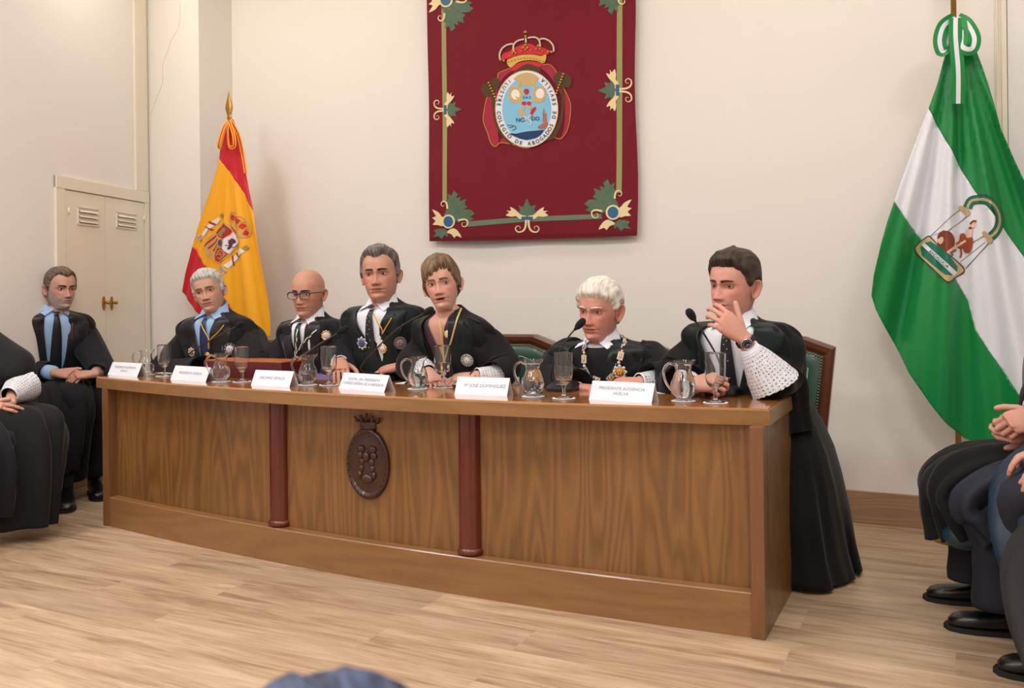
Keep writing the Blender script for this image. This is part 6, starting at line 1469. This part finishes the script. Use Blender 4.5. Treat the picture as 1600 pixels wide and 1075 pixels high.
# ================================================================== SEATED ROWS AT BOTH SIDES
bentM = wood('honey bentwood', (206, 140, 66), (160, 100, 42), 'Z', .3, 2., 8, coat=.4)
darkSeat = mat('dark brown upholstery', (58, 38, 30), .8)
def bent_chair(x, y, rz, label):
    t = thing('armchair', label, 'chair', (0, 0, 0), 'bentwood armchairs along the side')
    obj('seat', MB().box((-.25, -.26, .38), (.25, .24, .45), bev=.03), darkSeat, t, smooth=True, angle=50)
    mb = MB(); 
    R_ = [[Vector((x_, .25+z*.12+o_, .45+z)) for x_, o_ in ((-.24, 0), (0, .03), (.24, 0), (.24, .05), (0, .08), (-.24, .05))] for z in (0, .12, .22, .28)]
    mb.loft(R_); obj('backrest', mb, darkSeat, t, smooth=True, angle=50)
    obj('apron', MB().box((-.25, -.24, .30), (.25, .24, .37), bev=.006), bentM, t)
    obj('back_rail', MB().box((-.25, .28, .68), (.25, .33, .77), bev=.015), bentM, t)
    for s in (-1, 1):
        P = catmull([(s*.29, .30, .66), (s*.29, .10, .68), (s*.29, -.12, .67), (s*.29, -.24, .63), (s*.29, -.285, .54), (s*.285, -.26, .44), (s*.28, -.245, .30), (s*.28, -.24, 0)], 6)
        mb = MB().tube(P, .021, 14, flat=1.0, upv=(1, 0, 0)); obj('arm', mb, bentM, t, smooth=True)
        mb = MB().tube([(s*.25, .30, .74), (s*.25, .27, .45), (s*.25, .30, 0)], [.018, .024, .018], 10); obj('leg', mb, bentM, t, smooth=True)
    t.location = (x, y, 0); t.rotation_euler = (0, 0, rz); return t
def yawz(f): return math.atan2(f[0], -f[1])        # chair front is local -y
# ---------- bearded man at the left
hd0 = PD(95, 451, 5.12); fB = Vector((.90, -.43, 0)).normalized()
P = dict(at=(95, 451, hd0.y), beta=-24, pitch=-4, roll=0, s=.99, skin=(200, 150, 130), seed=8, nsh=-.03, age=.8, lid=.75, jowl=1.2, beard=((150, 146, 142), .85), gaze=(.1, 0), frown=.4, browh=1.25, iris=(50, 36, 28),
         hair=dict(hl=mh['hl'], top=.013, side=.010, quiff=.004))
r, T, M, P, mb = make_person('beard', 'grey-bearded man in dark suit and robe seated at the left with hands together', P, fB, (90, 487, PD(90, 487, 5.20).y), sw=.98, sd=1.05, hip_dy=.16, Hz=.56, hairm=HM['greybrown'], browm=HM['brown'])
lB = Vector((-fB.y, fB.x, 0))
wR, wL = PD(90, 583, 4.95), PD(147, 584, 4.95)
a0 = arm(mb, P, Sh(T, 1), PD(158, 575, 5.10), wL, (-.75*RT-FW*.45-UP*.05), (FW*-.25+UP*.9+RT*.3), 1, [.5, .75, .8, .9], 1.02, spread=.0)
a1 = arm(mb, P, Sh(T, -1), PD(30, 578, 5.10), wR, (RT*.9-FW*.25), (UP*.75-FW*.6), -1, [.45, .7, .8, .9], 1.02, spread=.0)
finish_body(r, mb, T, M, (a0, a1), P); shirt(r, T, blueShirt, blackT)
V = VT([(0, 60), (.6, 42), (1.5, 24), (3, 17), (4.5, 14), (6, 9), (8, 2)])
robe_shell(r, T, V, V, suitM, name='jacket', lapel=satinK, lapw=30)
sleeve(r, T, [Sh(T, 1, 3.2), Sh(T, 1, 4.5), a0[1], a0[1].lerp(a0[2], .8)], [.066, .078, .066, .050], suitM, 13); sleeve(r, T, [Sh(T, -1, 3.2), Sh(T, -1, 4.5), a1[1], a1[1].lerp(a1[2], .75)], [.066, .080, .070, .054], suitM, 14, amp=.07)
obj('shirt_cuff', MB().tube([a1[1].lerp(a1[2], .70), a1[1].lerp(a1[2], .90)], [.044, .040], 20), blueShirt, r, smooth=True)
cord(r, T, [(116, 488), (113, 510), (112, 530)], .0022, mat('red cord', (150, 40, 50), .6), 'lanyard', .004)
hipB = Vector((T.H.x, T.H.y, .53))
kneeR, kneeL = PD(122, 640, 4.86), PD(150, 640, 5.0); kneeR.z = .53; kneeL.z = .53
fR, fL = PZ(112, 780, 0), PZ(150, 772, 0)
dB = Vector((.80, -.60, 0)).normalized()
leg(r, hipB-lB*.09, PD(118, 622, 4.90), Vector((fR.x, fR.y, .13)), suitM, (.10, .082, .075, .085)); leg(r, hipB+lB*.09, PD(158, 620, 5.05), Vector((fL.x, fL.y, .13)), suitM, (.10, .08, .070, .08))
shoe(r, PZ(104, 786, 0), dB); shoe(r, PZ(146, 770, 0), Vector((.85, -.5, 0)))
kk_ = PD(100, 622, 4.92); lap(r, hipB, kk_, .17, .10, Vector((kk_.x+.03, kk_.y-.02, .20)), robeM, lB, seed=2, wk=.085)
bent_chair(T.H.x+fB.x*.02, T.H.y+fB.y*.02, yawz(fB), 'honey bentwood armchair under the grey-bearded man')
# ---------- person cut by the left edge
fE = Vector((.88, -.47, 0)).normalized(); lE = Vector((-fE.y, fE.x, 0))
P = dict(at=(-110, 440, PD(-110, 440, 4.40).y), beta=-25, pitch=0, roll=0, s=1.0, skin=(208, 156, 136), seed=9, age=.8, hair=dict(hl=mh['hl'], top=.015, side=.011))
r, T, M, P, mb = make_person('edge', 'person in black robe with white lace cuffs at the left photo edge, hands clasped', P, fE, (-66, 478, PD(-66, 478, 4.5).y), sw=1.15, sd=1.1, hip_dy=.12, Hz=.54, hairm=HM['pepper'], browm=HM['brown'])
wL, wR = PD(16, 628, 4.20), PD(-28, 640, 4.12)
a0 = arm(mb, P, Sh(T, 1), PD(30, 592, 4.40), wL, (-RT*.75-FW*.55-UP*.15), (UP*.8+RT*.5-FW*.3), 1, [.5, .7, .8, .9], 1.02, spread=.02)
a1 = arm(mb, P, Sh(T, -1), PD(-120, 610, 4.4), wR, (RT*.95-FW*.1), (UP*.55-FW*.8), -1, [.35, .5, .6, .7], 1.02, spread=.03)
finish_body(r, mb, T, M, (a0, a1), P); shirt(r, T, whiteShirt, blackT)
V = VT([(0, 60), (.6, 42), (1.5, 24), (3, 17), (4.5, 10), (6, 4), (8, 0)])
robe_shell(r, T, V, V, robeM, lapel=satinK)
sleeve(r, T, [Sh(T, 1, 3.2), Sh(T, 1, 4.5), PD(18, 572, 4.38), PD(30, 598, 4.34)], [.068, .088, .085, .075], robeM, 15); sleeve(r, T, [Sh(T, -1, 3.2), Sh(T, -1, 4.5), a1[1], a1[2]], [.068, .088, .085, .075], robeM, 16)
lace_cuff(r, PD(14, 618, 4.22), PD(46, 596, 4.40), .14, .040, .085, 8)
hipE = Vector((T.H.x, T.H.y, .53)); kE = PD(72, 690, 4.15); kE2 = PD(18, 700, 3.95)
lap(r, hipE, PD(24, 668, 4.2), .18, .11, Vector((PD(24, 690, 4.1).x, PD(24, 690, 4.1).y, .07)), robeM, lE, seed=5, wk=.16)
lap(r, hipE-lE*.12, PD(-34, 690, 4.0), .13, .10, Vector((PD(-34, 690, 3.95).x, PD(-34, 690, 3.95).y, .16)), suitM, lE, seed=7, wk=.11, name='trouser_leg')
f1, f2 = PZ(34, 768, 0), PZ(-10, 790, 0)
leg(r, hipE+lE*.08, PD(45, 690, 4.2), Vector((f1.x, f1.y, .14)), suitM); shoe(r, f1-fE*.1, fE); shoe(r, f2-fE*.08, fE)
bent_chair(T.H.x+fE.x*.04, T.H.y+fE.y*.04, yawz(fE), 'honey bentwood armchair under the robed person at the left photo edge')
# ---------- person at the right with crossed hands
fA = Vector((-1, -.10, 0)).normalized(); lA = Vector((-fA.y, fA.x, 0))
hipA = Vector((.52, 3.34, .54))
P = dict(at=(1672, 440, 3.30), beta=60, pitch=-4, roll=0, s=1.0, skin=(206, 152, 134), seed=11, age=.8, hair=dict(hl=mh['hl'], top=.015, side=.011))
r, T, M, P, mb = make_person('right', 'person in dark robe and trousers seated at the right edge with folded hands', P, fA, (1690, 478, 3.34), sw=1.1, sd=1.1, hip_dy=.04, Hz=.54, hairm=HM['pepper'], browm=HM['brown'])
a0 = arm(mb, P, Sh(T, 1), PD(1640, 640, 2.75), PD(1624, 650, 2.72), (-RT*1-UP*.25+FW*.05), (UP*.6-FW*.8), 1, [(.9, 1.1, .7), (.95, 1.1, .7), (1.0, 1.1, .7), (1.0, 1.1, .7)], 1.02, spread=.02)
a1 = arm(mb, P, Sh(T, -1), PD(1660, 680, 2.62), PD(1626, 672, 2.74), (-RT*1-UP*.1), (UP*-.3-FW*.9), -1, [(.7, .9, .6)]*4, .98, spread=.02)
finish_body(r, mb, T, M, (a0, a1), P); shirt(r, T, whiteShirt, blackT)
V = VT([(0, 60), (.6, 42), (1.5, 24), (3, 17), (4.5, 10), (6, 4), (8, 0)])
robe_shell(r, T, V, V, robeM, lapel=satinK)
sleeve(r, T, [Sh(T, 1, 3.2), Sh(T, 1, 4.5), a0[1]+UP*.03, PD(1636, 640, 2.74)], [.068, .085, .08, .07], robeM, 17); sleeve(r, T, [Sh(T, -1, 3.2), Sh(T, -1, 4.5), a1[1]+UP*.0, PD(1650, 668, 2.68)], [.068, .085, .08, .07], robeM, 18)
lace_cuff(r, PD(1616, 640, 2.72), PD(1650, 618, 2.76), .12, .036, .07, 9)
kA, kA2 = PD(1462, 742, 3.05), PD(1520, 760, 2.80)
lap(r, hipA+UP*.03, PD(1512, 738, 3.02), .165, .09, PD(1502, 826, 3.02), robeM, lA, seed=3, wk=.13)
lap(r, hipA-lA*-.10+UP*.02, PD(1552, 756, 2.86), .12, .08, PD(1556, 832, 2.86), mat('navy robe lining', (26, 30, 44), .8), lA, seed=9, wk=.12, name='robe_lining')
obj('satin_fold', MB().ell(PD(1508, 838, 2.92), (.07, .05, .045), 20, 12), mat('teal satin', (26, 56, 70), .35, bump=.4, bscale=30, bdet=1), r, smooth=True)
nvy = mat('navy trousers wool', (24, 26, 40), .85, bump=.04, bscale=300)
leg(r, hipA+lA*-.09, PD(1512, 752, 3.10), PD(1512, 905, 3.10), nvy, (.10, .08, .062, .066)); leg(r, hipA+lA*.09, PD(1556, 770, 2.86), PD(1558, 950, 2.84), nvy, (.10, .085, .07, .074))
h1, h2 = PZ(1572, 948, 0), PZ(1622, 996, 0)
shoe(r, h1+Vector((.01, 0, 0)), fA, .98); shoe(r, h2+Vector((.01, 0, 0)), fA, 1.0)
bent_chair(.56, 3.36, yawz(fA), 'honey bentwood armchair under the person with folded hands at the right edge')
# ---------- nearest person at the right edge
hipC = Vector((.66, 2.78, .54))
P = dict(at=(1805, 420, 2.80), beta=60, pitch=-4, roll=0, s=1.0, skin=(206, 152, 134), seed=12, age=.8, hair=dict(hl=mh['hl'], top=.015, side=.011))
r, T, M, P, mb = make_person('near', 'nearest seated person at the right photo edge, only dark blue robed knee and leg showing', P, fA, (1825, 470, 2.84), sw=1.1, sd=1.1, hip_dy=.04, Hz=.54, hairm=HM['pepper'], browm=HM['brown'])
a0 = arm(mb, P, Sh(T, 1), T.H+lA*.25+UP*.15, T.H+fA*.25+lA*.12+UP*.12, fA, UP, 1, [.4, .5, .5, .5]); a1 = arm(mb, P, Sh(T, -1), T.H-lA*.25+UP*.15, T.H+fA*.25-lA*.12+UP*.12, fA, UP, -1, [.4, .5, .5, .5])
finish_body(r, mb, T, M, (a0, a1), P); robe_shell(r, T, V, V, robeM, lapel=satinK); shirt(r, T, whiteShirt, blackT)
sleeve(r, T, [Sh(T, 1, 3.2), Sh(T, 1, 4.5), a0[1], a0[2]], [.068, .085, .08, .07], robeM, 19); sleeve(r, T, [Sh(T, -1, 3.2), Sh(T, -1, 4.5), a1[1], a1[2]], [.068, .085, .08, .07], robeM, 20)
tl = mat('dark blue satin robe', (24, 44, 64), .5, spec=.4, bump=.1, bscale=18, bdet=2)
lap(r, hipC+UP*.03, PD(1648, 748, 2.52), .14, .10, PD(1650, 900, 2.46), tl, lA, seed=4, wk=.12)
lap(r, hipC+lA*.15+UP*.0, PD(1668, 860, 2.32), .12, .08, Vector((.27, 2.50, .10)), mat('charcoal robe wool', (34, 33, 36), .9), lA, seed=11, wk=.11, name='robe_hem')
h1 = PZ(1690, 1066, 0); leg(r, hipC-lA*.05, PD(1600, 780, 2.5), Vector((h1.x, h1.y, .1)), nvy); shoe(r, h1+Vector((.06, 0, 0)), fA, 1.0)
bent_chair(.70, 2.80, yawz(fA), 'honey bentwood armchair at the right edge nearest the camera')
# ---------- head in the foreground
cF = PD(498, 1045, .50)-UP*.1465
P = dict(at=(513, 1045, cF.y), beta=180, pitch=0, roll=0, s=1.0, skin=(196, 146, 126), seed=13, age=.5, hair=dict(hl=([0, 35, 52, 70, 80, 92, 104, 125, 180], [.076, .072, .060, .035, -.02, .010, .0, -.06, -.085]), top=.020, side=.016, back=.004, jag=.01))
M, c, f = headM(513, 1045, cF.y, 175, 0, 0, 1.0); M.translation = cF; f = FW.copy()
N = cF-UP*.185-f*.02; T = Torso(N, Vector((N.x, N.y, .12))-f*.10, f, 1.0, 1.0, seed=4)
r = thing('person', 'dark-haired head of a crouching person in the foreground, seen from behind', 'person', (cF.x, cF.y, 0)); mb = MB(); add_head(mb, M, P); add_hair(r, M, P, HM['blueblack'])
lF = Vector((-f.y, f.x, 0)); 
a0 = arm(mb, P, Sh(T, 1), T.N+lF*.25-UP*.32, T.N+lF*.14+f*.22-UP*.32, f, UP, 1, [.5, .6, .6, .6], vox=.004); a1 = arm(mb, P, Sh(T, -1), T.N-lF*.25-UP*.32, T.N-lF*.14+f*.22-UP*.32, f, UP, -1, [.5, .6, .6, .6], vox=.004)
finish_body(r, mb, T, M, (a0, a1), P); V = VT([(0, 40), (2, 15), (4, 2), (8, 0)]); robe_shell(r, T, V, V, nvy, name='jacket')
sleeve(r, T, [Sh(T, 1, 3.2), Sh(T, 1, 4.5), a0[1], a0[2]], [.066, .075, .06, .05], nvy, 21); sleeve(r, T, [Sh(T, -1, 3.2), Sh(T, -1, 4.5), a1[1], a1[2]], [.066, .075, .06, .05], nvy, 22)
for s in (-1, 1):
    kn_ = Vector((T.H.x, T.H.y, .30))+lF*s*.14+f*.28; an_ = Vector((T.H.x, T.H.y, .09))+lF*s*.14+f*.08
    leg(r, T.H+lF*s*.09+UP*.04, kn_, an_, nvy); shoe(r, Vector((an_.x, an_.y, 0))-f*.03, f)
